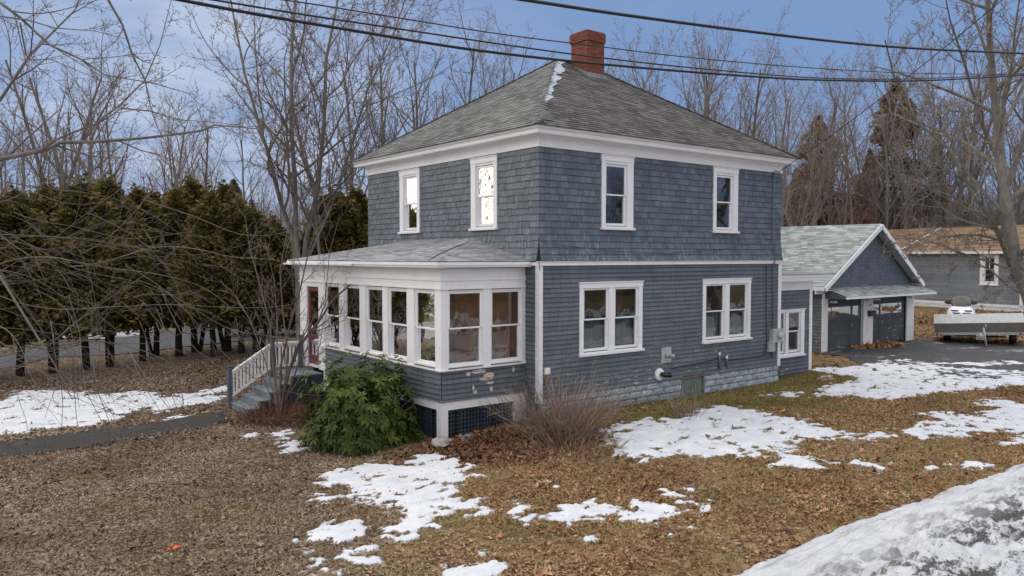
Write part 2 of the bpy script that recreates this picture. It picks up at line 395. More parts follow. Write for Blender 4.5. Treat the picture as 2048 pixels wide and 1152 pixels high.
def asphalt(name, a, b, snow=0., moss=0.):
    t=NT(name); v=t.coord(); n1=t.noise(v,1.2,5,.65); n2=t.noise(v,60,3,.6)
    c=t.mix(n1,a,b); c=t.mix(t.math('MULTIPLY',n2,.3),c,tuple(x*1.7 for x in b))
    if snow:
        s=t.noise(t.coord((.35,.8,1)),1.1,6,.75,.57,.66); c=t.mix(t.math('MULTIPLY',s,snow),c,(.52,.55,.60))
    if moss:
        s=t.noise(v,2.2,5,.7,.55,.68); c=t.mix(t.math('MULTIPLY',s,moss),c,(.09,.095,.03))
    vo=t.n('ShaderNodeTexVoronoi',feature='DISTANCE_TO_EDGE'); vo.inputs['Scale'].default_value=.45; t.l(v,vo.inputs['Vector'])
    cr=t.n('ShaderNodeMapRange'); cr.inputs[1].default_value=.014; cr.inputs[2].default_value=.004; t.l(vo.outputs[0],cr.inputs[0]); c=t.mix(t.math('MULTIPLY',cr.outputs[0],.6),c,(.012,.012,.011))
    return t.bsdf(c,t.math('MULTIPLY_ADD',n1,.35,.45),.3,n2,.35,.008)
M['drive']=asphalt('wet_dark_driveway',(.035,.034,.035),(.06,.058,.058),.75)
M['road']=asphalt('grey_road_asphalt',(.060,.062,.070),(.085,.088,.096))
M['mainroad']=asphalt('salted_road_asphalt',(.16,.17,.185),(.24,.25,.27),.6)
M['walk']=asphalt('old_dark_walkway',(.020,.019,.018),(.034,.031,.029),0,.5)

# ------------------------------------------------------------------ ground, snow, roads
def axis(a,b,step,far):
    d=list(np.arange(a,b+1e-6,step)); x=b; s=step; hi=[]
    while x<far: s*=1.35; x+=s; hi.append(x)
    x=a; s=step; lo=[]
    while x>-far: s*=1.35; x-=s; lo.append(x)
    return np.array(lo[::-1]+d+hi)
xs=axis(-24,46,.5,900); ys=axis(-22,40,.5,900)
XX,YY=np.meshgrid(xs,ys,indexing='ij')
ZZ=gz(XX,YY)+.012*np.sin(XX*1.7+YY*.6)*np.sin(YY*1.3-XX*.5)
ni,nj=XX.shape; idx=np.arange(ni*nj).reshape(ni,nj)
F=np.stack([idx[:-1,:-1],idx[1:,:-1],idx[1:,1:],idx[:-1,1:]],-1).reshape(-1,4)
tag(np_mesh('ground',np.stack([XX,YY,ZZ],-1).reshape(-1,3),F,M['ground'],None,True),kind='structure')

def sheet(name, pts2, mat, lift, sub=.5):
    """polygon strip given as list of (left point, right point) pairs"""
    V=[];F=[]; n=8
    for (a,b) in pts2:
        for k in range(n+1):
            p=a.lerp(b,k/n); V.append((p.x,p.y,float(gz(p.x,p.y))+lift))
    for i in range(len(pts2)-1):
        for k in range(n):
            q=i*(n+1)+k; F.append((q,q+1,q+n+2,q+n+1))
    return tag(np_mesh(name,V,F,mat,None,True),kind='structure')
def strip(L, R, n=30):
    def interp(pts,t):
        s=t*(len(pts)-1); i=min(int(s),len(pts)-2); return pts[i].lerp(pts[i+1],s-i)
    return [(interp(L,k/n),interp(R,k/n)) for k in range(n+1)]
wl=[G(-300,925),G(0,888),G(140,868),G(290,850),G(400,830),G(446,824)]
wr=[G(-300,960),G(0,918),G(150,897),G(300,872),G(410,856),G(457,838)]
sheet('walkway',strip(wl,wr,40),M['walk'],.022)
# driveway in front of the garage
dl=[Vector((15.6,3.0,0)),Vector((15.9,1.9,0)),Vector((13.6,-.2,0)),Vector((13.6,-2.6,0)),Vector((16.3,-5.6,0)),Vector((18,-10,0))]
dr=[Vector((23.5,3.0,0)),Vector((24.2,1.6,0)),Vector((24.8,-.6,0)),Vector((27,-2.6,0)),Vector((29,-5.6,0)),Vector((31,-10,0))]
sheet('driveway',strip(dl,dr,40),M['drive'],.026)
# side street beyond the hedge
sheet('side_street',strip([G(-700,790),G(0,742),G(100,716),G(340,698),G(450,686),G(620,672),G(740,660),G(1000,640)],
                          [G(-700,735),G(0,712),G(100,695),G(240,676),G(340,662),G(450,653),G(640,640),G(1000,622)],60),M['road'],.03)
# main road this side of the snowbank
sheet('main_road',strip([Vector((-90,-9.9,0)),Vector((90,-9.9,0))],[Vector((-90,-16.5,0)),Vector((90,-16.5,0))],60),M['mainroad'],.02)

def zz(s,ox,oy,pts): return [(ox+x/s,oy+y/s) for x,y in pts]
A=lambda p: zz(2.926,400,780,p)
B=lambda p: zz(2.160,1100,700,p)
C=lambda p: zz(2.0214,0,360,p)
patches=[
 A([(690,545),(770,485),(900,450),(1000,430),(1220,425),(1250,385),(1400,380),(1500,400),(1560,440),(1630,510),(1480,560),(1550,600),(1500,640),(1600,650),(1600,700),(1420,730),(1380,790),(1230,840),(1190,880),(1110,850),(1090,770),(1130,700),(1250,670),(1060,660),(870,630),(850,570),(700,555)]),
 A([(560,910),(700,840),(800,770),(950,760),(1040,810),(950,850),(930,900),(820,910),(700,890),(600,930)]),
 A([(890,960),(970,910),(1060,940),(1010,970),(1000,1020),(900,1000)]),
 A([(530,1100),(600,1050),(760,1010),(810,1020),(790,1070),(700,1100)]),
 A([(650,630),(760,615),(720,665)]),
 A([(1600,730),(1700,670),(1830,645),(1700,700),(1920,670),(1900,710),(1780,740),(1640,745)]),
 A([(1900,770),(2048,745),(2060,785)]), A([(1370,1110),(1500,1050),(1640,1000),(1760,1040),(1700,1110)]),
 A([(295,270),(320,240),(355,255),(330,280)]),A([(440,255),(510,230),(560,250),(480,280),(600,330),(600,355),(520,375),(460,355),(490,310)]),
 B([(190,350),(300,320),(430,290),(560,300),(640,260),(740,242),(900,265),(1000,290),(1080,300),(1110,320),(1200,340),(1290,370),(1220,390),(1120,380),(1040,400),(1020,440),(900,440),(870,470),(780,445),(680,465),(560,450),(540,445),(430,490),(380,480),(320,465),(230,465),(310,430),(250,380)]),
 B([(930,480),(1000,455),(1100,470),(1180,510),(1160,525),(1000,510)]),B([(1180,485),(1260,478),(1320,505),(1240,502)]),B([(1330,488),(1460,505),(1380,525)]),
 B([(1600,512),(1650,500),(1790,518),(1700,524)]),B([(1790,490),(1860,486),(1930,490),(1890,515),(1800,508)]),
 B([(1130,80),(1300,75),(1430,45),(1570,42),(1700,75),(2048,95),(2300,130),(2300,160),(2048,150),(1900,165),(1750,180),(1500,210),(1400,212),(1280,200),(1130,205),(1180,155),(1370,135),(1300,115),(1180,95)]),
 B([(940,200),(1000,185),(1080,186),(1060,203)]),
 B([(1490,345),(1600,320),(1700,310),(1600,280),(1700,262),(1850,290),(1900,250),(1840,240),(1950,210),(2048,232),(2300,260),(2300,340),(2048,350),(1900,360),(1760,365),(1600,380),(1520,365)]),
 B([(1290,372),(1420,358),(1490,378),(1340,398)]),
 B([(1950,402),(2048,375),(2150,370),(2150,410),(2048,412)]),
 B([(0,735),(60,680),(150,660),(270,650),(290,690),(160,730),(90,750)]),B([(290,710),(370,645),(430,670),(690,650),(690,690),(560,700),(440,740),(350,752)]),
 B([(500,780),(560,765),(575,800)]),B([(0,570),(60,562),(30,592)]),B([(80,770),(130,780),(165,810),(100,805)]),B([(520,620),(600,610),(580,640)]),
 C([(-300,930),(0,897),(90,855),(330,852),(420,870),(560,853),(650,870),(640,900),(480,960),(380,990),(180,1010),(100,1030),(0,1040),(-300,1060)]),
 C([(580,932),(640,882),(760,878),(900,872),(890,895),(720,925),(600,950)]),C([(640,978),(700,960),(810,945),(760,965)]),C([(720,872),(900,835),(925,850),(740,888)]),
 [(1860,728),(1990,722),(2100,726),(1990,734)],
]
def inside_sd(px,py,poly):
    d=np.full(px.shape,1e9); ins=np.zeros(px.shape,bool); n=len(poly)
    for i in range(n):
        ax,ay=poly[i]; bx,by=poly[(i+1)%n]
        ex,ey=bx-ax,by-ay; wx,wy=px-ax,py-ay
        t=np.clip((wx*ex+wy*ey)/(ex*ex+ey*ey+1e-12),0,1)
        d=np.minimum(d,np.hypot(wx-ex*t,wy-ey*t))
        c=((ay>py)!=(by>py))&(px<(bx-ax)*(py-ay)/((by-ay) if abs(by-ay)>1e-9 else 1e-9)+ax)
        ins^=c
    return np.where(ins,d,-d)
def vnoise(X,Y,scale,seed,octs=4):
    r=np.random.default_rng(seed); out=np.zeros(X.shape); amp=1.; tot=0
    for o in range(octs):
        t=r.random((256,256)); x=X*scale; y=Y*scale; xi=np.floor(x).astype(int); yi=np.floor(y).astype(int)
        fx=x-xi; fy=y-yi; fx=fx*fx*(3-2*fx); fy=fy*fy*(3-2*fy)
        g=lambda a,b:t[a%256,b%256]
        out+=amp*((g(xi,yi)*(1-fx)+g(xi+1,yi)*fx)*(1-fy)+(g(xi,yi+1)*(1-fx)+g(xi+1,yi+1)*fx)*fy-.5)
        tot+=amp; amp*=.6; scale*=2.1
    return out/tot*2
worldpolys=[[ (G(*q).x,G(*q).y) for q in pl] for pl in patches]
def snow_sd(X,Y):
    best=np.full(X.shape,-1e9)
    for pl in worldpolys:
        a=np.array(pl); m=.5
        k=(X>a[:,0].min()-m)&(X<a[:,0].max()+m)&(Y>a[:,1].min()-m)&(Y<a[:,1].max()+m)
        if k.any(): best[k]=np.maximum(best[k],inside_sd(X[k],Y[k],pl))
    return np.minimum(best,.24)+.16*vnoise(X,Y,2.2,3)+.60*vnoise(X*.8+Y*.4,Y*1.1-X*.3,5.5,4,5)+.03
h=.045
sx=np.arange(-16.5,24,h); sy=np.arange(-8.2,15,h); SX,SY=np.meshgrid(sx,sy,indexing='ij')
sd=snow_sd(SX,SY)
SZ=gz(SX,SY)+.012*np.sin(SX*1.7+SY*.6)*np.sin(SY*1.3-SX*.5)+np.clip(sd*.13,-.05,.035)+.012*vnoise(SX,SY,3,5)*(sd>0)+.002
ii=np.arange(SX.size).reshape(SX.shape); keep=(np.maximum.reduce([sd[:-1,:-1],sd[1:,:-1],sd[1:,1:],sd[:-1,1:]])>-.03)
F=np.stack([ii[:-1,:-1],ii[1:,:-1],ii[1:,1:],ii[:-1,1:]],-1)[keep]
used,inv=np.unique(F.ravel(),return_inverse=True)
V=np.stack([SX,SY,SZ],-1).reshape(-1,3)[used]
so_=tag(np_mesh('snow',V,inv.reshape(-1,4),M['snow'],None,True),kind='structure')
at_=so_.data.attributes.new('thick','FLOAT','POINT'); at_.data.foreach_set('value',sd.ravel()[used].astype(np.float32))

# plough bank along the road
bx=np.concatenate([np.arange(-40,-7,.5),np.arange(-7,14,.07),np.arange(14,60,.5)]); by=np.arange(-10.5,-6.6,.06)
BX,BY=np.meshgrid(bx,by,indexing='ij')
edge=-7.62-.07*np.clip(BX-0,0,12)+.16*vnoise(BX,BY*0,.8,8)+.12*vnoise(BX,BY,3.0,9)
t_=edge-BY
prof=np.where(t_<0,t_*.5,np.interp(t_,[0,.1,.5,1.0,1.5,2.0,2.6,3.5],[0,.04,.06,.13,.19,.13,-.02,-.3]))
amp=np.clip(t_*.5,0,.5)
BZ=gz(BX,BY)+prof+amp*(.34*vnoise(BX,BY,1.3,10)+.34*np.abs(vnoise(BX,BY,3.6,11))+.12*vnoise(BX,BY,11,12,3))
ii=np.arange(BX.size).reshape(BX.shape); F=np.stack([ii[:-1,:-1],ii[1:,:-1],ii[1:,1:],ii[:-1,1:]],-1).reshape(-1,4)
sb=tag(np_mesh('snowbank',np.stack([BX,BY,BZ],-1).reshape(-1,3),F,M['snowD'],None,True),kind='structure')
sb2=sb.copy(); COL.objects.link(sb2); sb2.location=(6,-26.6,0); sb2.scale=(1,-1,3.0); sb2.location.y=-26.4

# ------------------------------------------------------------------ walls
def siding(mb, u0,u1,z0,z1, course, holes, th=.020, phase=0., tilt=0.):
    z=z0-phase
    while z<z1-1e-4:
        zt=min(z+course,z1); za=max(z,z0)
        br=sorted({za,zt}|{h_ for H in holes for h_ in (H[2],H[3]) if za<h_<zt})
        # butt joints for this board
        joints=sorted([u0]+[random.uniform(u0,u1) for _ in range(int((u1-u0)/3.2))]+[u1])
        bc=[(random.random(), random.uniform(-.002,.003)) for _ in joints]
        for a,b in zip(br[:-1],br[1:]):
            segs=[(u0,u1)]
            for (ha,hb,hc,hd) in holes:
                if hc<=a+1e-5 and hd>=b-1e-5:
                    ns=[]
                    for (p,q) in segs:
                        if ha>p: ns.append((p,min(q,ha)))
                        if hb<q: ns.append((max(p,hb),q))
                    segs=[s_ for s_ in ns if s_[1]-s_[0]>.004]
            for (p,q) in segs:
                for k in range(len(joints)-1):
                    s0=max(p,joints[k]); s1=min(q,joints[k+1])
                    if s1-s0<.004: continue
                    if joints[k+1]<u1-.01 and s1==joints[k+1]: s1-=.003
                    o=bc[k][1]
                    wa=th*(1-(a-z)/course)+.003+o; wb=th*(1-(b-z)/course)+.003+o
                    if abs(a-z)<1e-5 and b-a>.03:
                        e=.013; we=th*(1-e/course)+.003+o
                        mb.fT([(s0,wa,a),(s1,wa,a),(s1,we,a+e),(s0,we,a+e)],-1.35)  # dark bottom-edge strip: course-line shade painted in along with drip grime
                        mb.fT([(s0,we,a+e),(s1,we,a+e),(s1,wb,b),(s0,wb,b)],bc[k][0])
                    else: mb.fT([(s0,wa,a),(s1,wa,a),(s1,wb,b),(s0,wb,b)],bc[k][0])
                    if abs(a-z)<1e-5: mb.fT([(s0,0,a),(s1,0,a),(s1,wa,a),(s0,wa,a)],bc[k][0])
        z=zt
def backing(mb,u0,u1,z0,z1,holes,w=-.004,m=0):
    us=sorted({u0,u1}|{x for H in holes for x in H[:2] if u0<x<u1}); zs=sorted({z0,z1}|{x for H in holes for x in H[2:] if z0<x<z1})
    for a,b in zip(us[:-1],us[1:]):
        for c,d in zip(zs[:-1],zs[1:]):
            mu,mz=(a+b)/2,(c+d)/2
            if any(H[0]<mu<H[1] and H[2]<mz<H[3] for H in holes): continue
            mb.fT([(a,w,c),(b,w,c),(b,w,d),(a,w,d)],.3,m)
def shingles(mb,u0,u1,z0,z1,course,holes,rough=.006,flare=None,wmin=.07,wmax=.2):
    n=max(1,round((z1-z0)/course)); course=(z1-z0)/n
    fl=flare or (lambda z:0.)
    for i in range(n):
        za=z0+i*course; zb=za+course
        u=u0
        while u<u1-.01:
            w=min(random.uniform(wmin,wmax),u1-u); 
            if u1-(u+w)<.05: w=u1-u
            c=random.random(); j=random.uniform(-rough,rough); th=.013+random.uniform(0,.006)+abs(j)*.5
            g=.0025
            parts=[(za+j,zb+.02)]
            a0,b0=u+g,u+w-g
            ok=True
            for H in holes:
                if H[0]<(a0+b0)/2<H[1]:
                    if H[2]<=za+.02 and H[3]>=zb-.02: ok=False
                    elif H[2]<(za+zb)/2<H[3]: 
                        ok=False
                elif H[0]<b0 and a0<H[0] and H[2]<(za+zb)/2<H[3]: b0=H[0]
                elif H[1]>a0 and b0>H[1] and H[2]<(za+zb)/2<H[3]: a0=H[1]
            if ok and b0-a0>.01:
                bot=za+j; top=zb+.012
                w0=th+fl(bot); w1=.002+fl(top)
                tw=random.uniform(-.003,.003)*(rough/.006)
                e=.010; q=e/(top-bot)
                mb.fT([(a0,w0+tw,bot),(b0,w0-tw,bot),(b0,w0-tw+(w1-w0)*q,bot+e),(a0,w0+tw+(w1-w0)*q,bot+e)],-1.0)  # dark butt-edge strip: shade line under each course painted in with the grime
                mb.fT([(a0,w0+tw+(w1-w0)*q,bot+e),(b0,w0-tw+(w1-w0)*q,bot+e),(b0,w1,top),(a0,w1,top)],c)
                mb.fT([(a0,fl(bot)-.01,bot),(b0,fl(bot)-.01,bot),(b0,w0-tw,bot),(a0,w0+tw,bot)],c*.5)
                mb.fT([(a0,fl(bot)-.004,bot),(a0,w0+tw,bot),(a0,w1,top)],c*.4)
                mb.fT([(b0,w0-tw,bot),(b0,fl(bot)-.004,bot),(b0,w1,top)],c*.4)
            u+=w
def roof_plane(mb, a, b, c_, d, course=.14, tab=.30, th=.009, skip=None, jit=.008, ext0=0., ext1=0.):
    """quad a(eave start) b(eave end) c(top end) d(top start)"""
    a,b,c_,d=map(Vector,(a,b,c_,d)); e=(b-a).normalized(); nrm=(b-a).cross(d-a).normalized()
    if nrm.z<0: nrm=-nrm
    up=nrm.cross(e); 
    if up.dot(d-a)<0: up=-up
    H=(d-a).dot(up); n=int(H/course)
    L=(b-a).length; du=(d-a).dot(e); cu=(c_-a).dot(e)
    for i in range(n+1):
        s0=i*course; s1=min(s0+course+.02,H)
        if s0>=H-.01: break
        ua=du*s0/H-ext0; ub=L+(cu-L)*s0/H+ext1; ua1=du*s1/H-ext0; ub1=L+(cu-L)*s1/H+ext1
        u=ua-(random.random()*tab); 
        while u<ub:
            x0=max(u+.003,ua); x1=min(u+tab-.003,ub); u+=tab
            if x1-x0<.02: continue
            y0=max(x0,ua1) if x0<=ua+1e-6 else x0
            y1=min(x1,ub1) if x1>=ub-1e-6 else x1
            if y1<y0: y1=y0
            j=random.uniform(-jit,jit); t=th+random.uniform(0,.004)
            cc=random.random()
            p=lambda uu,ss,ww:a+e*uu+up*ss+nrm*ww
            if skip and skip(p((x0+x1)/2,(s0+s1)/2,0)): continue
            mb.face([p(x0,s0+j,t),p(x1,s0+j,t),p(y1,s1,.002),p(y0,s1,.002)],cc)
            mb.face([p(x0,s0+j,-.004),p(x1,s0+j,-.004),p(x1,s0+j,t),p(x0,s0+j,t)],cc*.4)

RW=((0,0,0),(1,0,0),(0,-1,0)); LW=((0,0,0),(0,1,0),(-1,0,0))
L_,W_=8.965,7.817; ZF=5.965; ZB=3.402; ZBT=3.494

house=thing('house',(0,0,0),'two-storey blue-grey hip-roofed house with white trim, glazed front porch and brick chimney','house')

def window(parent, fr, u0,u1,z0,z1, lights, meet, glass='glass', cas=.10, inner=None, sillw=.05, head=.14, depth=.5, roomm='room', extra=0, deep=True, simple_cas=False, label=None):
    """casing as the window mesh; sash, pane, interior are sub-parts. lights = list of (ua,ub,za,zb)"""
    mb=MB(*fr)
    if not simple_cas:
        hs=lights; ua=min(l[0] for l in lights)-.055; ub=max(l[1] for l in lights)+.055
        za=min(l[2] for l in lights)-.06; zb=max(l[3] for l in lights)+.055
        mb.box(u0,ua,-.02,.035,z0+.05,z1-head); mb.box(ub,u1,-.02,.035,z0+.05,z1-head)
        mb.box(u0-.01,u1+.01,-.02,.042,z1-head,z1-.02); mb.box(u0-.025,u1+.025,-.02,.065,z1-.02,z1)
        mb.box(ua,ub,-.02,.018,zb,z1-head-.001)
        mb.box(ua,ub,-.02,.018,z0+.05,za)
        for q,p in zip(lights[:-1],lights[1:]):
            if p[0]-q[1]>.12: mb.box(q[1]+.055,p[0]-.055,-.02,.03,za,zb)
        w=mb.build('window',M['white'],parent)
        ms=MB(*fr); ms.box(u0-.03,u1+.03,-.02,.085,z0,z0+.05); ms.build('sill',M['oldwhite'],w)
    else:
        for (a,b,c,d) in lights:
            mb.box(a-.060,a-.048,-.05,.010,c-.045,d+.05); mb.box(b+.048,b+.060,-.05,.010,c-.045,d+.05); mb.box(a-.060,b+.060,-.05,.012,d+.045,d+.07); mb.box(a-.07,b+.07,-.05,.03,c-.07,c-.04)
        w=mb.build('window',M['white'],parent)
    if label: w['label']=label
    ms=MB(*fr); mg=MB(*fr); s=.045
    for (a,b,c,d) in lights:
        A0,B0,C0,D0=a-s,b+s,c-s,d+s
        ms.box(A0,a,-.05,-.008,meet,D0); ms.box(b,B0,-.05,-.008,meet,D0); ms.box(a,b,-.05,-.008,d,D0)
        ms.box(a,b,-.05,-.006,meet-.016,meet+.016)
        ms.box(A0,a,-.09,-.035,C0,meet-.018); ms.box(b,B0,-.09,-.035,C0,meet-.018); ms.box(a,b,-.09,-.035,C0,c+.015)
        ms.box(A0-.012,A0,-.10,.0,C0,D0); ms.box(B0,B0+.012,-.10,.0,C0,D0)
        mg.fT([(a,-.028,meet),(b,-.028,meet),(b,-.028,d),(a,-.028,d)]); mg.fT([(a,-.062,c),(b,-.062,c),(b,-.062,meet),(a,-.062,meet)])
    ms.build('sash',M['vinyl'],w); mg.build('pane',M[glass],w)
    if deep:
        mi=MB(*fr); ua=min(l[0] for l in lights)-.06; ub=max(l[1] for l in lights)+.06; za=min(l[2] for l in lights)-.06; zb=max(l[3] for l in lights)+.06
        D=-depth; f=-.10
        mi.fT([(ua,D,za),(ub,D,za),(ub,D,zb),(ua,D,zb)]); mi.fT([(ua,f,za),(ua,D,za),(ua,D,zb),(ua,f,zb)]); mi.fT([(ub,f,za),(ub,D,za),(ub,D,zb),(ub,f,zb)])
        mi.fT([(ua,f,za),(ub,f,za),(ub,D,za),(ua,D,za)]); mi.fT([(ua,f,zb),(ub,f,zb),(ub,D,zb),(ua,D,zb)])
        mi.build('interior',M[roomm],w)
    if inner: inner(w,fr,lights,meet)
    return w
def curtain_tied(w,fr,lights,meet):     # white lace tied in the middle of the upper light
    a,b,c,d=lights[0]; mb=MB(*fr); n=24
    rows=[(d+.03,.5),(d-.15,.42),((d+meet)/2+.05,.10),((d+meet)/2-.12,.14),(meet,.40),(meet-.06,.48)]
    mid=(a+b)/2; W=(b-a)
    for (z1,h1),(z2,h2) in zip(rows[:-1],rows[1:]):
        for k in range(n):
            t0=k/n*2-1; t1=(k+1)/n*2-1
            f=lambda t,h:(mid+t*h*W,-.16+.02*math.cos(t*n*1.2))
            p=[f(t0,h1),f(t1,h1),f(t1,h2),f(t0,h2)]
            mb.fT([(p[0][0],p[0][1],z1),(p[1][0],p[1][1],z1),(p[2][0],p[2][1],z2),(p[3][0],p[3][1],z2)])
    mb.build('curtain',M['curtain'],w)
def blind_low(mat,frac=1.):
    def f(w,fr,lights,meet):
        mb=MB(*fr)
        for (a,b,c,d) in lights:
            n=14; top=c+(meet-c)*frac
            for k in range(n):
                x0=a-.03+(b-a+.06)*k/n; x1=a-.03+(b-a+.06)*(k+1)/n; w0=-.17+.012*(k%2); w1=-.17+.012*((k+1)%2)
                mb.fT([(x0,w0,c-.04),(x1,w1,c-.04),(x1,w1,top),(x0,w0,top)])
        mb.build('curtain',M[mat],w)
    return f

uw=[(1.85,2.89),(5.90,6.94)]; lw=[(1.48,2.52),(4.89,5.93)]
hu=[(a+.02,b-.02,4.23,6.1) for a,b in uw]; hl=[(a+.02,b-.02,4.23,6.1) for a,b in lw]
flare=lambda z: .085*max(0,min(1,(4.15-z)/.66))**1.6
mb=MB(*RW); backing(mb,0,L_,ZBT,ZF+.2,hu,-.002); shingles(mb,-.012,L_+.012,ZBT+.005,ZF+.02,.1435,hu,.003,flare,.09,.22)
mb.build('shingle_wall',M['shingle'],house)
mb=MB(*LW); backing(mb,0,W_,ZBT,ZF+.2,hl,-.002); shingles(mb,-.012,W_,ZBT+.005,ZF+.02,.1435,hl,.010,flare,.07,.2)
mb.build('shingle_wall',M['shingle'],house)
# flare end pieces
lowR=[(1.17,3.23,1.33,3.02),(5.51,7.56,1.33,3.02)]
hr=[(a+.02,b-.02,c+.02,d-.02) for a,b,c,d in lowR]+[(4.74,5.62,.0,.55)]
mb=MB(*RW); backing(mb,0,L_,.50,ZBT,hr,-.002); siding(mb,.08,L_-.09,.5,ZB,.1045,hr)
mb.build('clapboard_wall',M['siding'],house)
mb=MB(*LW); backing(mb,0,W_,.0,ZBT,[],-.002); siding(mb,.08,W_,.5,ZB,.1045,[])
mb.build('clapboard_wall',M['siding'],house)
# hidden back walls
mb=MB((0,0,0),(1,0,0),(0,1,0)); mb.fT([(0,W_,0),(L_,W_,0),(L_,W_,ZF+.2),(0,W_,ZF+.2)]); mb.fT([(L_,0,0),(L_,W_,0),(L_,W_,ZF+.2),(L_,0,ZF+.2)])
mb.build('rear_wall',M['siding'],house)
# foundation of rock-faced block
mb=MB(*RW)
rows=[(-.25,.0),(.0,.165),(.165,.33),(.33,.49)]
for ri,(za,zb) in enumerate(rows):
    u=.0-(.2 if ri%2 else 0)
    while u<L_:
        a,b=max(u+.006,0),min(u+.40,L_-.005); u+=.406
        for (s0,s1) in ([(a,b)] if (b<4.74 or a>5.62 or zb<.0) else [(a,min(b,4.72)),(max(a,5.64),b)]):
            if s1-s0<.04: continue
            nu,nz=8,4; c=random.random(); gr=[]
            for i in range(nu+1):
                row=[]
                for j in range(nz+1):
                    e=min(i,nu-i,1)*min(j,nz-j,1); w=.0+ (0 if not e else .028+random.uniform(-.012,.022))
                    row.append((s0+(s1-s0)*i/nu, w-.012, za+.003+(zb-za-.006)*j/nz))
                gr.append(row)
            for i in range(nu):
                for j in range(nz): mb.fT([gr[i][j],gr[i+1][j],gr[i+1][j+1],gr[i][j+1]],c)
backing(mb,0,L_,-.3,.5,[(4.74,5.62,.0,.55)],-.012)
mb.build('foundation',M['fnd'],house)
# basement window
mb=MB(*RW); mb.box(4.74,4.78,-.06,.02,0,.53); mb.box(5.58,5.62,-.06,.02,0,.53); mb.box(4.78,5.58,-.06,.015,.49,.53)
w=mb.build('basement_window',simple('weathered_wood_frame',(.20,.19,.17),(.12,.11,.10),6),house)
mb=MB(*RW); mb.fT([(4.78,-.03,0),(5.58,-.03,0),(5.58,-.03,.49),(4.78,-.03,.49)]); mb.build('pane',simple('cloudy_green_glass',(.16,.22,.20),(.11,.16,.14),2.5,.25,.5,.02,.03),w)
# trims
mb=MB(*RW); mb.box(-.03,L_+.03,-.03,.062,ZB,ZBT-.012); mb.box(-.05,L_+.05,-.03,.085,ZBT-.012,ZBT+.004)
mb.frame(*LW); mb.box(.0,W_,-.03,.060,ZB+.001,ZBT-.013)
mb.build('belt_trim',M['white'],house)
mb=MB(*RW); mb.box(-.035,.085,-.08,.034,.40,ZB-.001); mb.frame(*LW); mb.box(-.0335,.08,-.08,.0335,.405,ZB-.002)
mb.build('corner_board',M['oldwhite'],house)
mb=MB(*RW); mb.box(L_-.10,L_+.035,-.08,.034,.47,ZB-.001); mb.build('corner_board',M['white'],house)
# frieze + boxed eaves
OH=.345; ZE=6.355
mb=MB(*RW); mb.box(-.03,L_+.03,-.03,.035,ZF,6.2); mb.frame(*LW); mb.box(-.0285,W_+.03,-.03,.0345,ZF+.001,6.199)
mb.build('frieze_board',M['white'],house)
def ring(mb,o0,z0,o1,z1):
    A_=[(-o0,-o0,z0),(L_+o0,-o0,z0),(L_+o0,W_+o0,z0),(-o0,W_+o0,z0)]
    B_=[(-o1,-o1,z1),(L_+o1,-o1,z1),(L_+o1,W_+o1,z1),(-o1,W_+o1,z1)]
    for i in range(4): mb.face([A_[i],A_[(i+1)%4],B_[(i+1)%4],B_[i]])
mb=MB(); prof_=[(-.05,6.20),(.05,6.15),(.075,6.20),(OH-.07,6.205),(OH-.06,6.225),(OH-.06,6.29),(OH-.02,6.31),(OH,6.345),(OH,6.36),(OH-.06,6.362)]
for (a,b),(c,d) in zip(prof_[:-1],prof_[1:]): ring(mb,a,b,c,d)
mb.build('cornice',M['white'],house)
# roof
m_=W_/2; ZR=9.15
RA=Vector((m_,m_,ZR)); RB=Vector((L_-m_,m_,ZR)); o=OH+.035; zb0=6.36
E0=Vector((-o,-o,zb0)); E1=Vector((L_+o,-o,zb0)); E2=Vector((L_+o,W_+o,zb0)); E3=Vector((-o,W_+o,zb0))
mb=MB(); 
for q in ([E0,E1,RB,RA],[E1,E2,RB],[E2,E3,RA,RB],[E3,E0,RA]): mb.face([p-Vector((0,0,.006)) for p in q],.3)
roof=mb.build('roof',M['roofR'],house)
mb=MB(); roof_plane(mb,E0,E1,RB,RA,.127,.30,.011); rr=mb.build('roof_slope',M['roofR'],roof); rr['label']='dark streaked shingle slope above the long wall'
mb=MB(); roof_plane(mb,E3,E0,RA,RA,.127,.30,.012,ext1=.0); rl=mb.build('roof_slope',M['roofL'],roof); rl['label']='pale grey-green shingle slope above the porch'
mb=MB(); roof_plane(mb,E1,E2,RB,RB,.127,.30,.011); mb.build('roof_slope',M['roofR'],roof)
mb=MB(); roof_plane(mb,E2,E3,RA,RB,.127,.30,.011); mb.build('roof_slope',M['roofR'],roof)
# bent pale tabs lapping over the near hip, exposed flashing beside it
hip=(RA-E0); nR=(E1-E0).cross(RA-E0).normalized(); nR=nR if nR.z>0 else -nR
nL=(RA-E0).cross(E3-E0).normalized(); nL=nL if nL.z>0 else -nL
eX=Vector((1,0,0)); eY=Vector((0,1,0))
mb=MB(); n=40
for i in range(n):
    t=i/n; p=E0+hip*t; q=E0+hip*(t+1/n*1.25)
    wdt=(.15-.07*t)+random.uniform(-.04,.05)+.04*math.sin(i*.9); lift=random.uniform(.012,.035)
    if t<.06: wdt=.10
    b=p+eX*wdt-Vector((0,0,0)); 
    mb.face([p+nR*.02+nL*.02, b+nR*lift, b+hip*(.6/n)+nR*(lift*.5), q+nR*.012+nL*.012],random.random())
    mb.face([p+nR*.0+nL*.0, b, b+nR*lift, p+nR*.02+nL*.02],.0)
    c=p+eY*.14
    mb.face([c+nL*.014,p+nR*.02+nL*.02,q+nR*.012+nL*.012,c+hip*(.9/n)+nL*.01],random.random())
mb.build('hip_cap',M['roofL'],roof)
mb=MB(); n=60
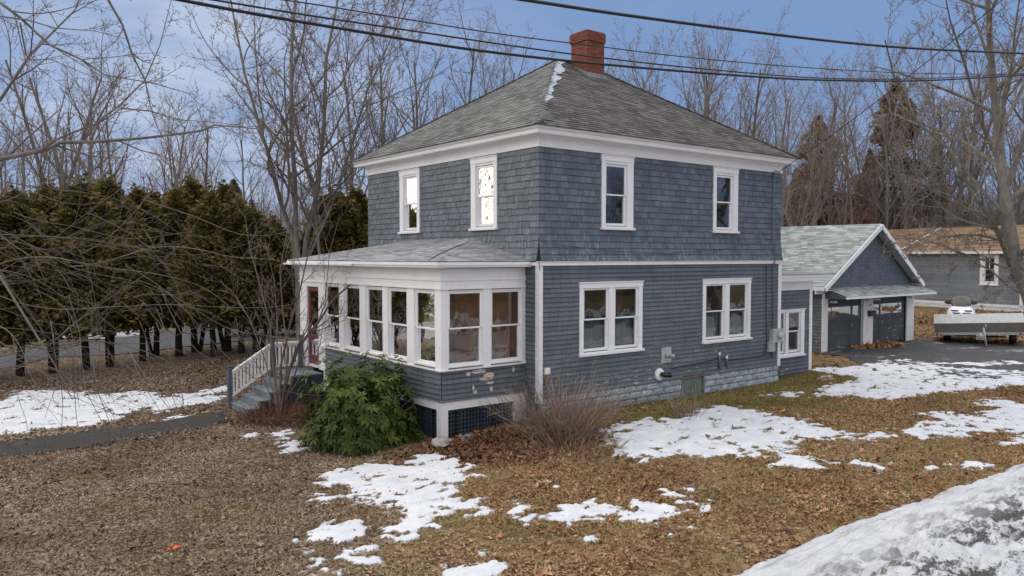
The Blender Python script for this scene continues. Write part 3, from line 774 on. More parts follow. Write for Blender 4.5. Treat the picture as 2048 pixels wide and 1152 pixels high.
def wfl(t): 
    return max(0.0,(.30+.06*math.sin(t*40)+.05*math.sin(t*17+1)) * (1 if t>.74 else (.95 if .54<t<.70 else .52+.15*math.sin(t*60))))
for i in range(int(n*.25),n-1):
    t=i/n; t2=(i+1)/n; p=E0+hip*t; q=E0+hip*t2
    if wfl(t)<.05: continue
    mb.face([p+nR*.0225,p+eX*(wfl(t)+random.uniform(-.03,.03))+nR*.0225,q+eX*(wfl(t2)+random.uniform(-.03,.03))+nR*.0225,q+nR*.0225],.5)
mb.build('flashing',M['flash'],roof)
mb=MB(); p=E0+hip*.045
mb.face([p+nR*.02,p+eX*.42+nR*.03,p+eX*.26+hip*.05+nR*.13,p+hip*.06+nR*.10]); mb.face([E0+Vector((.0,.0,.02)),E0+Vector((.30,0,.01)),E0+Vector((.17,.02,.09))])
mb.build('lifted_flap',M['plastic_black'],roof)
mb=MB(); q=E3+(RA-E3)*.10; mb.face([q+nL*.01,q-eY*.18+nL*.012,q-eY*.16+(RA-E3)*.035+nL*.05,q+(RA-E3)*.035+nL*.03]); mb.build('lifted_flap',M['flash'],roof)
mb=MB()                                   # hip ridge caps on the far hips
for (s,e_) in ((E1,RB),(E3,RA)):
    n=38
    for i in range(n):
        a=s+(e_-s)*(i/n); b=s+(e_-s)*((i+1.2)/n); mb.bar(a+Vector((0,0,.01)),b+Vector((0,0,.0)),.16,.018)
mb.bar(RA+Vector((0,0,.01)),RB+Vector((0,0,.01)),.2,.02)
mb.build('ridge_cap',M['roofR'],roof)
# chimney
cx0,cx1,cy0,cy1=4.32,4.98,3.10,3.76
mb=MB((0,0,0),(1,0,0),(0,1,0)); mb.box(cx0,cx1,cy0,cy1,8.2,9.62); mb.box(cx0-.03,cx1+.03,cy0-.03,cy1+.03,9.62,9.86); mb.box(cx0-.012,cx1+.012,cy0-.012,cy1+.012,9.86,9.90)
ch=mb.build('chimney',M['brick'],roof)
mb=MB((0,0,0),(1,0,0),(0,1,0)); mb.box(cx0+.12,cx1-.12,cy0+.12,cy1-.12,9.88,9.905); mb.build('flue',M['black'],roof)
mb=MB(); z0=9.15-(m_-cy0)*(ZR-zb0)/(m_+o)
mb.hexa([(cx0-.07,cy0-.10,z0-.2),(cx1+.07,cy0-.10,z0-.2),(cx1+.05,cy1,z0-.2),(cx0-.05,cy1,z0-.2),(cx0-.04,cy0-.035,z0+.10),(cx1+.04,cy0-.035,z0+.10),(cx1+.03,cy1,z0+.42),(cx0-.03,cy1,z0+.42)])
mb.build('chimney_flashing',simple('lead_flashing',(.20,.22,.24),(.12,.13,.14),7,.6,.4),roof)

# house windows
for i,(a,b) in enumerate(uw):
    window(house,RW,a,b,4.22,5.95,[(a+.18,b-.26 if i==0 else b-.26,4.36,5.69)],5.035,inner=(blind_low('teal') if i==0 else curtain_tied),
           label='upper window with a teal blind in its lower sash' if i==0 else 'upper window with a tied white curtain')
for i,(a,b) in enumerate(lw):
    window(house,LW,a,b,4.22,5.94,[(a+.19,b-.24,4.36,5.69)],5.02,glass='glassU',inner=blind_low('curtain'))
for i,(a,b,c,d) in enumerate(lowR):
    window(house,RW,a,b,c,d,[(a+.18,a+.88,1.47,2.83),(b-.88,b-.18,1.47,2.83)],2.16,inner=blind_low('blind',.95),
           label='double window nearer the corner board' if i==0 else 'double window nearer the electric meter')

# wall fittings
mb=MB(*RW); mb.box(3.93,4.29,.0,.035,.96,1.34); vt=mb.build('vent_plate',M['metal'],house)
mb=MB(); c=Vector((4.12,-.03,1.14)); mb.tube([c,c+Vector((0,-.10,0))],[.075,.06],14); mb.tube([c+Vector((0,-.1,0)),c+Vector((.02,-.22,.0))],[.045,.045],12); mb.build('vent_pipe',M['metal'],vt,True)
mb=MB(); c=Vector((3.85,-.01,.69)); mb.tube([c,c+Vector((0,-.05,0)),c+Vector((0,-.07,0))],[.155,.15,.09],20); fl_=mb.build('pipe_flange',M['vinyl'],house)
mb=MB(); mb.tube([c+Vector((.02,-.05,0)),c+Vector((.05,-.16,.0)),c+Vector((.12,-.24,-.01))],[.06,.06,.055],12); mb.tube([c+Vector((.12,-.22,.0)),c+Vector((.17,-.25,.0))],[.068,.068],12); mb.build('elbow',M['plastic_black'],fl_,True)
for (u,z0,z1,cap) in ((6.19,.62,1.11,'vinyl'),(6.50,.64,1.0,'plastic_black')):
    mb=MB(); mb.tube([Vector((u,-.05,z0)),Vector((u,-.05,z1))],[.03,.03],10); pp_=mb.build('wall_pipe',M['pvc'],house,True)
    mb=MB(); mb.tube([Vector((u,-.05,z1-.14)),Vector((u,-.05,z1-.05))],[.033,.033],10); mb.build('pipe_collar',M['vinyl'],pp_,True)
mb=MB(*RW); mb.box(8.46,8.93,.02,.15,1.17,1.55); mt=mb.build('electric_meter',M['metal'],house)
mb=MB(); c=Vector((8.76,-.15,1.36)); mb.tube([c,c+Vector((0,-.06,0)),c+Vector((0,-.11,0))],[.10,.095,.07],16); mb.build('meter_dial',simple('meter_glass',(.5,.52,.53),(.4,.42,.44),5,.2,.5),mt,True)
mb=MB(*RW); mb.box(8.33,8.62,.02,.12,.92,1.16); mb.box(8.37,8.58,.02,.125,1.16,1.21); mb.build('junction_box',M['metal'],house)
mb=MB(*RW); mb.box(.13,.27,.015,.07,1.03,1.17); ob_=mb.build('outdoor_outlet',M['vinyl'],house); mb=MB(*RW); mb.box(.15,.26,.015,.05,.80,1.02); mb.build('outlet_box',simple('brown_box',(.16,.13,.11),(.1,.08,.07)),ob_)
def cable(name,pts,r,mat,parent,n=6):
    mb=MB(); mb.tube([Vector(p) for p in pts],[r]*len(pts),n); return mb.build(name,mat,parent,True)
cable('conduit',[(8.52,-.05,5.85),(8.53,-.045,4.2),(8.55,-.13,3.6),(8.56,-.11,3.45),(8.56,-.05,3.3),(8.58,-.05,1.55)],.016,M['pvc'],house)
cable('conduit',[(8.25,-.045,3.35),(8.27,-.045,1.9),(8.3,-.05,1.0),(8.2,-.05,.85),(7.9,-.05,.80),(6.6,-.05,.83),(6.2,-.05,.9),(5.6,-.05,.86),(4.3,-.05,.80)],.011,M['wire'],house)
cable('conduit',[(8.55,-.05,1.0),(8.56,-.05,.72)],.014,M['wire'],house)
cable('wall_cable',[(.02,-.10,3.92),(.6,-.12,3.84),(2.2,-.10,3.72),(4.0,-.09,3.68),(6.2,-.08,3.78),(8.5,-.07,4.1)],.006,M['wire'],house,4)
cable('wall_cable',[(-.10,-.12,4.02),(-.13,-.14,3.75),(-.10,-.13,3.45),(-.06,-.10,3.3)],.007,M['wire'],house,4)
mb=MB(); mb.tube([Vector((8.52,-.05,5.8)),Vector((8.52,-.05,5.95)),Vector((8.52,-.12,6.0)),Vector((8.6,-.2,5.93)),Vector((8.72,-.2,5.72)),Vector((8.60,-.15,5.6)),Vector((8.54,-.08,5.7))],[.02]*3+[.012]*4,8); mb.build('weatherhead',M['pvc'],house,True)

# ------------------------------------------------------------------ porch
PX=-2.2; PY0=.472; PY1=7.6
PF=((PX,0,0),(0,1,0),(-1,0,0)); PS=((0,PY0,0),(1,0,0),(0,-1,0))
wp=[(.74,1.46),(1.88,2.62),(2.97,3.68),(4.11,4.84),(5.23,5.95)]; ws=[(-1.99,-1.22),(-.90,-.18)]
ZS,ZH=1.27,2.95
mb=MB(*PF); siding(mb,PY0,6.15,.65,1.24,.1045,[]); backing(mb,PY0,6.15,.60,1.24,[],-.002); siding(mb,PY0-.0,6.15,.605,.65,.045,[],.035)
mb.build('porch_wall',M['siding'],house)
mb=MB(*PS); siding(mb,PX,.0,.65,1.24,.1045,[]); backing(mb,PX,0,.60,1.24,[],-.002); siding(mb,PX-.03,0,.605,.65,.045,[],.035)
for (u,z,a,b) in ((-1.28,1.17,.42,.045),(-1.0,1.06,.30,.07),(-1.08,.99,.38,.035),(-.95,.76,.10,.05),(-1.38,.74,.12,.04),(-.35,1.13,.07,.06),(-1.55,1.14,.12,.05),(-1.42,.84,.07,.05),(-.98,.9,.2,.03)):
    n=14; mb.fT([(u+a/2*math.cos(k/n*6.283)*random.uniform(.75,1.15),.0235,z+b*math.sin(k/n*6.283)*random.uniform(.7,1.2)) for k in range(n)],.9,1)
mb.build('porch_wall',[M['siding'],simple('bare_weathered_wood',(.45,.33,.25),(.58,.52,.47),9,.9,.1)],house)
mb=MB(*PF)     # posts and frieze of the window band
edges=[PY0]+[x for w_ in wp for x in w_]+[6.15]
mb.box(PY0,.74-.06,-.10,.02,ZS,ZH)
for k in range(4): mb.box(wp[k][1]+.06,wp[k+1][0]-.06,-.10,.022,ZS,ZH)
mb.box(5.95+.06,6.40,-.10,.021,.62,ZH); mb.box(7.16,PY1,-.10,.021,.62,ZH)
mb.box(PY0,PY1,-.10,.020,ZH,3.36); mb.box(PY0-.02,PY1,.02,.045,3.10,3.16); mb.box(PY0-.03,PY1+.03,.02,.05,ZH-.03,ZH+.0)
mb.frame(*PS)
mb.box(PX-.0195,-1.99-.06,-.10,.0205,ZS,ZH); mb.box(-1.22+.06,-.90-.06,-.10,.022,ZS,ZH); mb.box(-.18+.06,.0,-.10,.022,ZS,ZH)
mb.box(PX-.0195,0,-.10,.0205,ZH,3.355); mb.box(PX-.045,0,.02,.045,3.10,3.16); mb.box(PX-.05,0,.02,.05,ZH-.031,ZH-.001)
mb.build('porch_frame',M['white'],house)
mb=MB(*PF); mb.box(PY0-.03,6.4,-.10,.06,1.24,1.27); mb.frame(*PS); mb.box(PX-.055,.0,-.10,.058,1.238,1.269); mb.build('porch_sill',M['oldwhite'],house)
for (a,b) in wp: window(house,PF,0,0,0,0,[(a,b,1.38,2.83)],2.09,simple_cas=True,deep=False)
for (a,b) in ws: window(house,PS,0,0,0,0,[(a,b,1.37,2.83)],2.11,simple_cas=True,deep=False)
# door
mb=MB(*PF); mb.box(6.42,7.14,-.06,-.02,.72,.95); mb.box(6.42,6.50,-.06,-.02,.95,2.80); mb.box(7.06,7.14,-.06,-.02,.95,2.80); mb.box(6.50,7.06,-.06,-.02,2.68,2.80); mb.box(6.50,7.06,-.06,-.021,1.42,1.50)
dr_=mb.build('door',M['red'],house)
mb=MB(*PF); mb.fT([(6.50,-.04,.95),(7.06,-.04,.95),(7.06,-.04,2.68),(6.50,-.04,2.68)]); mb.build('pane',M['glass'],dr_)
mb=MB(*PF); mb.box(6.44,6.48,-.02,.03,1.55,1.72); mb.build('handle',M['vinyl'],dr_)
mb=MB(*PF); mb.box(6.40,7.16,-.10,.06,.66,.72); mb.box(6.40,7.16,-.1,.018,2.80,ZH); mb.box(6.401,6.42,-.1,.012,.715,2.805); mb.box(7.14,7.159,-.1,.012,.715,2.805); mb.build('door_frame',M['oldwhite'],house)
# house number above the door
mb=MB(*PF)
for k,u in enumerate((6.98,6.88,6.78,6.68)): 
    if k==2: mb.box(u-.03,u-.015,.02,.028,3.0,3.09); mb.box(u+.015,u+.03,.02,.028,3.0,3.09); mb.box(u-.015,u+.015,.02,.028,3.04,3.055)
    else: mb.box(u-.008,u+.008,.02,.028,3.0,3.09)
mb.build('house_number',M['metal'],house)
# interior of porch
mb=MB((0,0,0),(1,0,0),(0,1,0)); mb.box(PX+.12,-.02,PY0+.12,PY1-.02,.60,.66); mb.fT([(PX+.1,PY0+.1,ZH+.05),(-.02,PY0+.1,ZH+.05),(-.02,PY1,ZH+.05),(PX+.1,PY1,ZH+.05)])
mb.fT([(-.06,PY0+.1,.6),(-.06,PY1,.6),(-.06,PY1,ZH+.05),(-.06,PY0+.1,ZH+.05)]); mb.fT([(PX+.1,PY1-.02,.6),(-.02,PY1-.02,.6),(-.02,PY1-.02,ZH+.05),(PX+.1,PY1-.02,ZH+.05)])
mb.fT([(PX+.06,PY0+.1,.5),(PX+.06,6.3,.5),(PX+.06,6.3,1.3),(PX+.06,PY0+.1,1.3)]); mb.fT([(PX+.1,PY0+.06,.5),(0,PY0+.06,.5),(0,PY0+.06,1.3),(PX+.1,PY0+.06,1.3)])
mb.build('porch_interior',M['wood'],house)
mb=MB((0,0,0),(0,1,0),(1,0,0)); mb.box(3.2,4.1,-.11,-.07,.7,2.7); mb.box(5.2,6.4,-.10,-.07,1.3,2.6); mb.box(1.0,1.7,-.9,-.3,.66,1.25); mb.box(1.0,1.15,-.9,-.3,1.25,1.6); mb.build('porch_furnishing',simple('pale_interior_paint',(.42,.38,.34),(.3,.26,.22),4),house)
mb=MB((0,0,0),(0,1,0),(1,0,0)); mb.fT([(PY0,PX,-.3),(PY1,PX,-.3),(PY1,PX+.02,.5),(PY0,PX+.02,.5)]) if False else None
# skirt: white beam, posts, dark lattice
mb=MB(*PF); mb.box(PY0,6.15,-.08,.010,.43,.602)
mb.box(PY0-.009,PY0+.17,-.14,.014,-.3,.431); mb.box(5.78,6.15,-.10,.012,-.45,.431); mb.box(5.42,5.50,-.10,.010,-.45,.431)
mb.frame(*PS); mb.box(PX-.0095,.0,-.08,.0105,.425,.603); mb.box(PX-.0135,PX+.15,-.1395,.0135,-.29,.426); mb.box(-.32,-.0,-.10,.013,-.3,.426)
mb.build('porch_skirt',M['oldwhite'],house)
def lattice(mb,u0,u1,z0,z1,w,pv=.085,ph=.085,bw=.042,ragged=.05):
    u=u0
    while u<u1-.01:
        mb.box(u,min(u+bw,u1),w,w+.008,z0-random.uniform(-.02,ragged),z1-random.uniform(0,.01)); u+=pv*random.uniform(.92,1.06)
    z=z0+.03
    while z<z1-.02: mb.box(u0,u1,w-.009,w-.001,z,z+bw*.8); z+=ph
mb=MB(*PS); lattice(mb,PX+.15,-.32,-.18,.43,-.04); mb.build('lattice',M['lattice'],house)
mb=MB(*PF); lattice(mb,PY0+.17,5.42,-.25,.43,-.04,bw=.045); mb.build('lattice',M['lattice'],house)
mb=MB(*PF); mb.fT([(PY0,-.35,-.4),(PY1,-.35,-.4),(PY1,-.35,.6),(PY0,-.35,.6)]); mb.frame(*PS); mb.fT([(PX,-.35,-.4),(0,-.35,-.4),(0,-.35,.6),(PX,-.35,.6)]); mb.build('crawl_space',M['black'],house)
# porch roof
po=.28; zr0=3.50; x0=PX-po; y0=PY0-po; y1=PY1+po; ZT=4.03
a=Vector((x0,y0,zr0)); b=Vector((x0,y1,zr0)); hA=Vector((-.0,2.42,ZT)); hB=Vector((-.0,5.45,ZT)); a2=Vector((.0,y0,zr0)); b2=Vector((0,y1,zr0))
mb=MB(); 
for q in ([b,a,hA,hB],[a,a2,hA],[b,b2,hB]): mb.face([p-Vector((0,0,.008)) for p in q],.3)
mb.face([(x0+.02,y0+.02,3.37),(0,y0+.02,3.37),(0,y1,3.37),(x0+.02,y1,3.37)],.3,1)
pr=mb.build('porch_roof',[M['roofP'],M['white']],house)
mb=MB(); roof_plane(mb,b,a,hA,hB,.105,.30,.009); mb.build('roof_slope',M['roofP'],pr)
mb=MB(); roof_plane(mb,a,a2,hA,hA,.105,.30,.009); mb.build('roof_slope',M['roofP'],pr)
mb=MB(); roof_plane(mb,b2,b,hB,hB,.105,.30,.009); mb.build('roof_slope',M['roofP'],pr)
mb=MB((0,0,0),(1,0,0),(0,1,0)); mb.box(x0+.03,x0+.07,y0+.03,y1-.03,3.375,3.485); mb.box(x0,x0+.035,y0+.0,y1,3.42,3.487); mb.box(x0+.07,-.001,y0+.03,y0+.07,3.376,3.484); mb.box(x0+.035,.0,y0+.0,y0+.035,3.421,3.486)
mb.box(x0+.07,PX,y0+.07,y1-.1,3.36,3.372)
mb.box(x0-.06,x0-.005,3.9,y1+.12,3.385,3.43); mb.build('porch_fascia',M['white'],pr)
cable('wall_cable',[(.0,2.6,4.03),(-.5,2.0,3.93),(-1.2,1.5,3.80),(-1.9,1.0,3.66),(x0,.55,3.5)],.01,M['wire'],house,5)

# ------------------------------------------------------------------ ell between house and garage
EX0,EX1,EY=L_,11.56,.58
EF=((0,EY,0),(1,0,0),(0,-1,0))
he=[(9.72,11.13,.55,1.99)]
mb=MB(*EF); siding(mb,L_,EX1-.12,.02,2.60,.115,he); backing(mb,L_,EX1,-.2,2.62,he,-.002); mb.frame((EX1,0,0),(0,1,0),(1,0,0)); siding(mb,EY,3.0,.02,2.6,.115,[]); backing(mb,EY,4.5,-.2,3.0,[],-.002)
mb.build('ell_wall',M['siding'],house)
mb=MB(*EF); mb.box(EX1-.13,EX1+.02,-.10,.03,.05,2.60); mb.box(L_,EX1+.03,-.05,.04,2.58,2.86); mb.box(L_,12.18,-.3,.32,2.86,2.90); mb.box(L_,12.22,.30,.33,2.88,3.0); mb.box(L_,12.25,.33,.37,2.98,3.06)
mb.box(12.18,12.22,-4,.30,2.88,3.0); mb.box(12.22,12.26,-4,.33,2.98,3.06)
mb.build('ell_trim',M['white'],house)
mb=MB((0,0,0),(1,0,0),(0,1,0)); mb.hexa([(L_,.19,3.05),(12.25,.19,3.05),(12.25,5,3.05),(L_,5,3.05),(L_,.19,3.07),(12.25,.19,3.07),(12.25,5,3.25),(L_,5,3.25)]); mb.build('ell_roof',M['roofG'],house)
window(house,EF,9.58,11.15,.55,2.0,[(9.72,10.10,.72,1.88),(10.36,10.92,.72,1.88)],1.32,cas=.08,head=.08,label='low double window of the side wing')

# ------------------------------------------------------------------ porch steps
steps=thing('porch_steps',(-3.6,6.8,float(gz(-3.6,6.8))),'blue-grey wooden front steps with white slatted handrail beside the red door','steps')
SY0,SY1=6.17,7.45
mb=MB((0,0,0),(1,0,0),(0,1,0)); mb.box(-3.08,-2.23,SY0,SY1,.515,.555); mb.build('landing',M['deck'],steps)
xs_=[-3.36,-3.64,-3.92,-4.20]; zs_=[.365,.185,.005,-.175]
for x,z in zip(xs_,zs_):
    mb=MB((0,0,0),(1,0,0),(0,1,0)); mb.box(x-.02,x+.30,SY0-.02,SY1,z-.035,z); mb.box(x+.005,x+.03,SY0,SY1,z-.19,z-.036); mb.build('step',M['deck'],steps)
mb=MB((0,0,0),(1,0,0),(0,1,0)); 
for x,z in zip([-3.08]+xs_,[.515]+zs_): mb.box(x+.03,x+.27 if x!=-3.08 else -2.25,SY0,SY0+.02,-.42,z-.037)
mb.build('stringer',M['lattice'],steps)
mb=MB((0,SY0,0),(1,0,0),(0,-1,0)); mb.box(-3.08,-2.22,.001,.012,.33,.512); mb.box(-3.08,-2.92,.001,.012,-.42,.33); mb.box(-2.36,-2.22,.001,.012,-.42,.33)
lattice(mb,-2.92,-2.36,-.3,.33,.022,.10,.10,.05); mb.build('skirt_panel',M['lattice'],steps)
gp=float(gz(-4.2,7.4))
for (x,za,zb) in ((-4.22,gp-.02,.74),(-3.08,gp-.02,1.43),(-2.29,.40,1.43)):
    mb=MB((0,0,0),(1,0,0),(0,1,0)); mb.box(x-.05,x+.05,7.40,7.50,za,zb); mb.box(x-.065,x+.065,7.385,7.515,zb,zb+.02); mb.build('post',M['post'],steps)
mb=MB(); y=7.44
mb.bar((-4.17,y,.60),(-3.13,y,1.25),.09,.045); mb.bar((-4.17,y,.54),(-3.13,y,1.19),.03,.07); mb.bar((-4.17,y,-.02),(-3.13,y,.63),.03,.06)
mb.bar((-3.03,y,1.27),(-2.34,y,1.27),.09,.045); mb.bar((-3.03,y,1.21),(-2.34,y,1.21),.03,.07); mb.bar((-3.03,y,.66),(-2.34,y,.66),.03,.06)
for k in range(11):
    t=(k+.5)/11; x=-4.17+1.04*t; mb.bar((x,y,-.02+.65*t),(x,y,.54+.65*t),.035,.045,upv=(1,0,0))
for k in range(7):
    x=-3.03+.69*(k+.5)/7; mb.bar((x,y,.66),(x,y,1.2),.03,.045,upv=(1,0,0))
mb.build('railing',M['oldwhite'],steps)

# ------------------------------------------------------------------ garage
gar=thing('garage',(19.9,3.0,0),'small blue-grey two-door garage with pale gable roof and shingled awning','garage')
GX0,GX1,GY,GZ=16.3,23.4,3.0,2.38; GA=19.86; GT=4.72
GF=((0,GY,0),(1,0,0),(0,-1,0))
mb=MB(*GF)
n=16
for i in range(n):    # shingled gable
    za=GZ+(GT-GZ-.05)*i/n; zb=GZ+(GT-GZ-.05)*(i+1)/n; f=lambda z:(z-GZ)/(GT-GZ)
    ua=GX0+.15+(GA-GX0-.15)*f(za); ub=GX1-.15-(GX1-.15-GA)*f(za); va=GX0+.15+(GA-GX0-.15)*f(zb); vb=GX1-.15-(GX1-.15-GA)*f(zb)
    u=ua; 
    k=max(1,int((ub-ua)/.22))
    for j in range(k):
        p=ua+(ub-ua)*j/k; q=ua+(ub-ua)*(j+1)/k
        pt=min(max(p,va),vb); qt=min(max(q,va),vb); cc=random.random()
        mb.fT([(p+.002,.018,za),(q-.002,.018,za),(qt,.003,zb),(pt,.003,zb)],cc); mb.fT([(p,0,za),(q,0,za),(q,.018,za),(p,.018,za)],cc*.5)
backing(mb,GX0,GX1,2.0,GZ+.01,[],-.002)
mb.build('gable_wall',clapboard('dark_blue_gable',(.070,.088,.112),(.095,.115,.145)),gar)
mb=MB((GX0,0,0),(0,1,0),(-1,0,0)); siding(mb,GY,9.6,.0,GZ,.12,[]); backing(mb,GY,9.6,-.2,GZ,[],-.002); mb.frame((GX1,0,0),(0,1,0),(1,0,0)); backing(mb,GY,9.6,-.3,GZ,[],0); mb.frame((0,9.6,0),(1,0,0),(0,1,0)); backing(mb,GX0,GX1,-.3,GZ,[],0); mb.fT([(GX0,0,GZ),(GX1,0,GZ),(GA,0,GT)])
mb.build('side_wall',M['siding'],gar)
mb=MB((0,0,0),(1,0,0),(0,1,0)); zt=4.90; ry=9.9; o_=.36
sl=(zt-GZ-.06)/(GA-GX0+.5)
eL=GX0-.50; eR=GX1+.12; zl=2.50; zr_=zt-(eR-GA)*(zt-zl)/(GA-eL); zr_=2.50
mb.face([(eL,GY-o_,zl-.06),(GA,GY-o_,zt-.06),(GA,ry,zt-.06),(eL,ry,zl-.06)],.3); mb.face([(eR,GY-o_,zr_-.06),(GA,GY-o_,zt-.06),(GA,ry,zt-.06),(eR,ry,zr_-.06)],.3)
mb.face([(eL,GY-o_,zl-.008),(GA,GY-o_,zt-.008),(GA,ry,zt-.008),(eL,ry,zl-.008)],.3); mb.face([(eR,GY-o_,zr_-.008),(GA,GY-o_,zt-.008),(GA,ry,zt-.008),(eR,ry,zr_-.008)],.3)
gr_=mb.build('roof',M['roofG'],gar)
mb=MB(); roof_plane(mb,(eL,ry,zl),(eL,GY-o_,zl),(GA,GY-o_,zt),(GA,ry,zt),.135,.32,.009); roof_plane(mb,(eR,GY-o_,zr_),(eR,ry,zr_),(GA,ry,zt),(GA,GY-o_,zt),.135,.32,.009)
mb.build('roof_slope',M['roofG'],gr_)
mb=MB(); y=GY-o_-.035
for (p,q) in (((eL,y,zl-.115),(GA,y,zt-.10)),((eR,y,zr_-.115),(GA,y,zt-.10))): mb.bar(p,q,.04,.18,upv=(0,0,1))
mb.frame((0,0,0),(1,0,0),(0,1,0)); mb.box(eL-.01,eL+.03,GY-o_,ry,zl-.16,zl-.01); mb.box(eL,GX0,GY-.02,GY+.02,2.20,2.36)
mb.box(eL+.03,GX0+.12,GY-o_,ry,zl-.165,zl-.15)
mb.build('bargeboard',M['vinyl'],gar)
mb=MB()
for (p,q,s_) in (((GX1+.02,GY-.16,2.44),(GA+.06,GY-.16,4.72),1),((GX0-.3,GY-.16,2.45),(GA-.06,GY-.16,4.72),1)): mb.bar(p,q,.30,.012)
mb.build('soffit',simple('grey_soffit',(.36,.37,.38),(.28,.29,.30),4),gar)
mb=MB(*GF); mb.box(GX0-.02,GX0+.33,-.02,.035,0,2.35); mb.box(19.24,19.98,-.08,.03,-.02,2.0); mb.box(19.50,19.78,.03,.05,-.02,2.0) ; mb.box(22.80,GX1+.03,-.02,.035,-.16,2.35); mb.box(GX0,GX1,-.02,.03,2.0,2.36)
mb.build('door_post',M['oldwhite'],gar)
for (a,b,zb) in ((16.62,19.25,-.03),(19.97,22.80,-.10)):
    mb=MB(*GF); mb.box(a,b,-.14,-.10,zb,2.0,.3)
    ua=a+(b-a)*.73 if a<18 else a+(b-a)*.27
    for (p,q,r,s_) in ((a,b,1.13,1.25),(a,b,1.66,1.74),(a,b,zb,zb+.12),(a,b,.58,.68),(a,a+.10,zb,2),(b-.10,b,zb,2),(ua-.06,ua+.06,zb,2),(a,b,1.93,2.0)): mb.box(p,q,-.10,-.082-.0005*(q-p),r,s_,.6)
    d=mb.build('garage_door',clapboard('dark_garage_door',(.046,.053,.063),(.060,.068,.080)),gar)
    mb=MB(*GF)
    for (p,q) in ((a+.10,a+.42),(a+.48,ua-.06),(ua+.06,b-.10)) if a<18 else ((a+.1,ua-.06),(ua+.06,b-.55),(b-.48,b-.10)): mb.fT([(p,-.092,1.25),(q,-.092,1.25),(q,-.092,1.66),(p,-.092,1.66)])
    mb.build('pane',glassmat('garage_pane_glass',(.1,.1,.1),.30,2.2),d)
    mb=MB(); c=Vector((ua+(-.1 if a<18 else .1),GY+.07,.98)); mb.tube([c,c+Vector((0,-.05,0)),c+Vector((.0,-.05,-.12))],[.018]*3,8); mb.build('handle',M['metal'],d)
mb=MB(*GF); mb.box(19.52,19.95,.05,.18,1.23,1.45); mb.build('mailbox',M['plastic_black'],gar)
mb=MB(*GF); mb.box(19.62,19.74,.05,.08,1.62,1.70); mb.build('door_bell',M['metal'],gar)
aw0,aw1=16.4,23.45; yb=2.1
mb=MB(); mb.face([(aw0+.0,GY,2.40),(aw1,GY,2.40),(aw1+.05,yb,2.12),(aw0-.05,yb,2.12)],.3)
mb.face([(aw0+.0,GY,2.33),(aw1,GY,2.33),(aw1+.05,yb,2.06),(aw0-.05,yb,2.06)],.3,1)
mb.frame(*GF); mb.box(aw0-.05,aw1+.05,.90,.925,2.03,2.115,None,1); mb.fT([(aw0,0,2.02),(aw0,.88,2.03),(aw0,.88,2.1),(aw0,0,2.38)],.5,2); mb.fT([(aw1,0,2.02),(aw1,.88,2.03),(aw1,.88,2.1),(aw1,0,2.38)],.5,1)
for u in (19.3,19.95,16.75,22.7): mb.box(u,u+.06,.035,.30,1.85,1.93,None,1)
aw=mb.build('awning',[M['roofG'],M['white'],M['siding']],gar)
mb=MB(); roof_plane(mb,(aw0-.05,yb-.01,2.122),(aw1+.05,yb-.01,2.122),(aw1,GY,2.41),(aw0,GY,2.41),.14,.32,.009); mb.build('awning_shingles',M['roofG'],aw)

# ------------------------------------------------------------------ neighbour's house
dN=Vector((math.sin(.226),math.cos(.226),0)); nN=Vector((-dN.y,dN.x,0))
Pr=P(2041,623,47.0); Pr.z=0; gN=.24
nb=thing('neighbour_house',(Pr.x,Pr.y,gN),'low pale grey house with tan shingle roof behind the garage','house')
def along(px,py=560):   # distance along facade line where column px meets it
    r=ray(px,py); # CAM + r t = Pr + dN s
    M2=Matrix(((r.x,-dN.x),(r.y,-dN.y))); t,s=M2.inverted()@Vector((Pr.x-CAM.x,Pr.y-CAM.y)); return s,t
def zAt(px,py): s,t=along(px,py); return (CAM+ray(px,py)*t).z
sL=along(1812)[0]; sW0=along(1960)[0]; sW1=along(1997)[0]; sRr=-9
NF=((Pr.x,Pr.y,0),tuple(dN),tuple(nN))
zb_=zAt(1930,605); ze_=zAt(1930,507); zw0=zAt(1978,571); zw1=zAt(1978,508)
s0_,s1_=min(sL,sRr),max(sL,sRr)
u0w,u1w=min(sW0,sW1),max(sW0,sW1)
hN=[(u0w+.05,u1w-.05,zw0+.05,zw1-.05)]
mb=MB(*NF); siding(mb,s0_,s1_,zb_,ze_,.13,hN); backing(mb,s0_,s1_,gN-.3,ze_,hN,-.01)
mb.build('wall',clapboard('pale_grey_siding',(.165,.19,.215),(.20,.225,.25)),nb)
mb=MB(*NF); mb.box(s0_,s1_,-.02,.05,zb_-.16,zb_); mb.box(s1_-.16,s1_+.03,-.05,.04,zb_,ze_); mb.box(s0_-.3,s1_+.4,-.1,.42,ze_-.02,ze_+.14); sD=along(2041)[0]; mb.box(sD-.22,sD,-.02,.05,gN,ze_)
mb.build('trim',M['white'],nb)
mb=MB(*NF); lattice(mb,s0_,s1_,gN-.05,zb_-.16,.01,.11,.11,.07); mb.build('lattice_skirt',M['vinyl'],nb)
w_=window(nb,NF,u0w,u1w,zw0,zw1,[(u0w+.3,(u1w+u0w)/2+(u1w-u0w)/2-.3,zw0+.25,zw1-.25)],(zw0+zw1)/2,cas=.15)
mb=MB(*NF); uc=(u0w+u1w)/2; mb.box(uc-.02,uc+.02,-.027,-.012,(zw0+zw1)/2,zw1-.25); mb.build('muntin',M['vinyl'],w_)
rz=zAt(1930,459)+1.0; dep=4.0
def nT(u,w,z): return Vector((Pr.x,Pr.y,0))+dN*u+nN*w+Vector((0,0,z))
rz=ze_+ (4.0+.4)*.42
e0,e1=nT(s1_+.35,.42,ze_+.15),nT(s0_,.42,ze_+.15); r0,r1=nT(s1_+.35,-dep,rz),nT(s0_,-dep,rz)
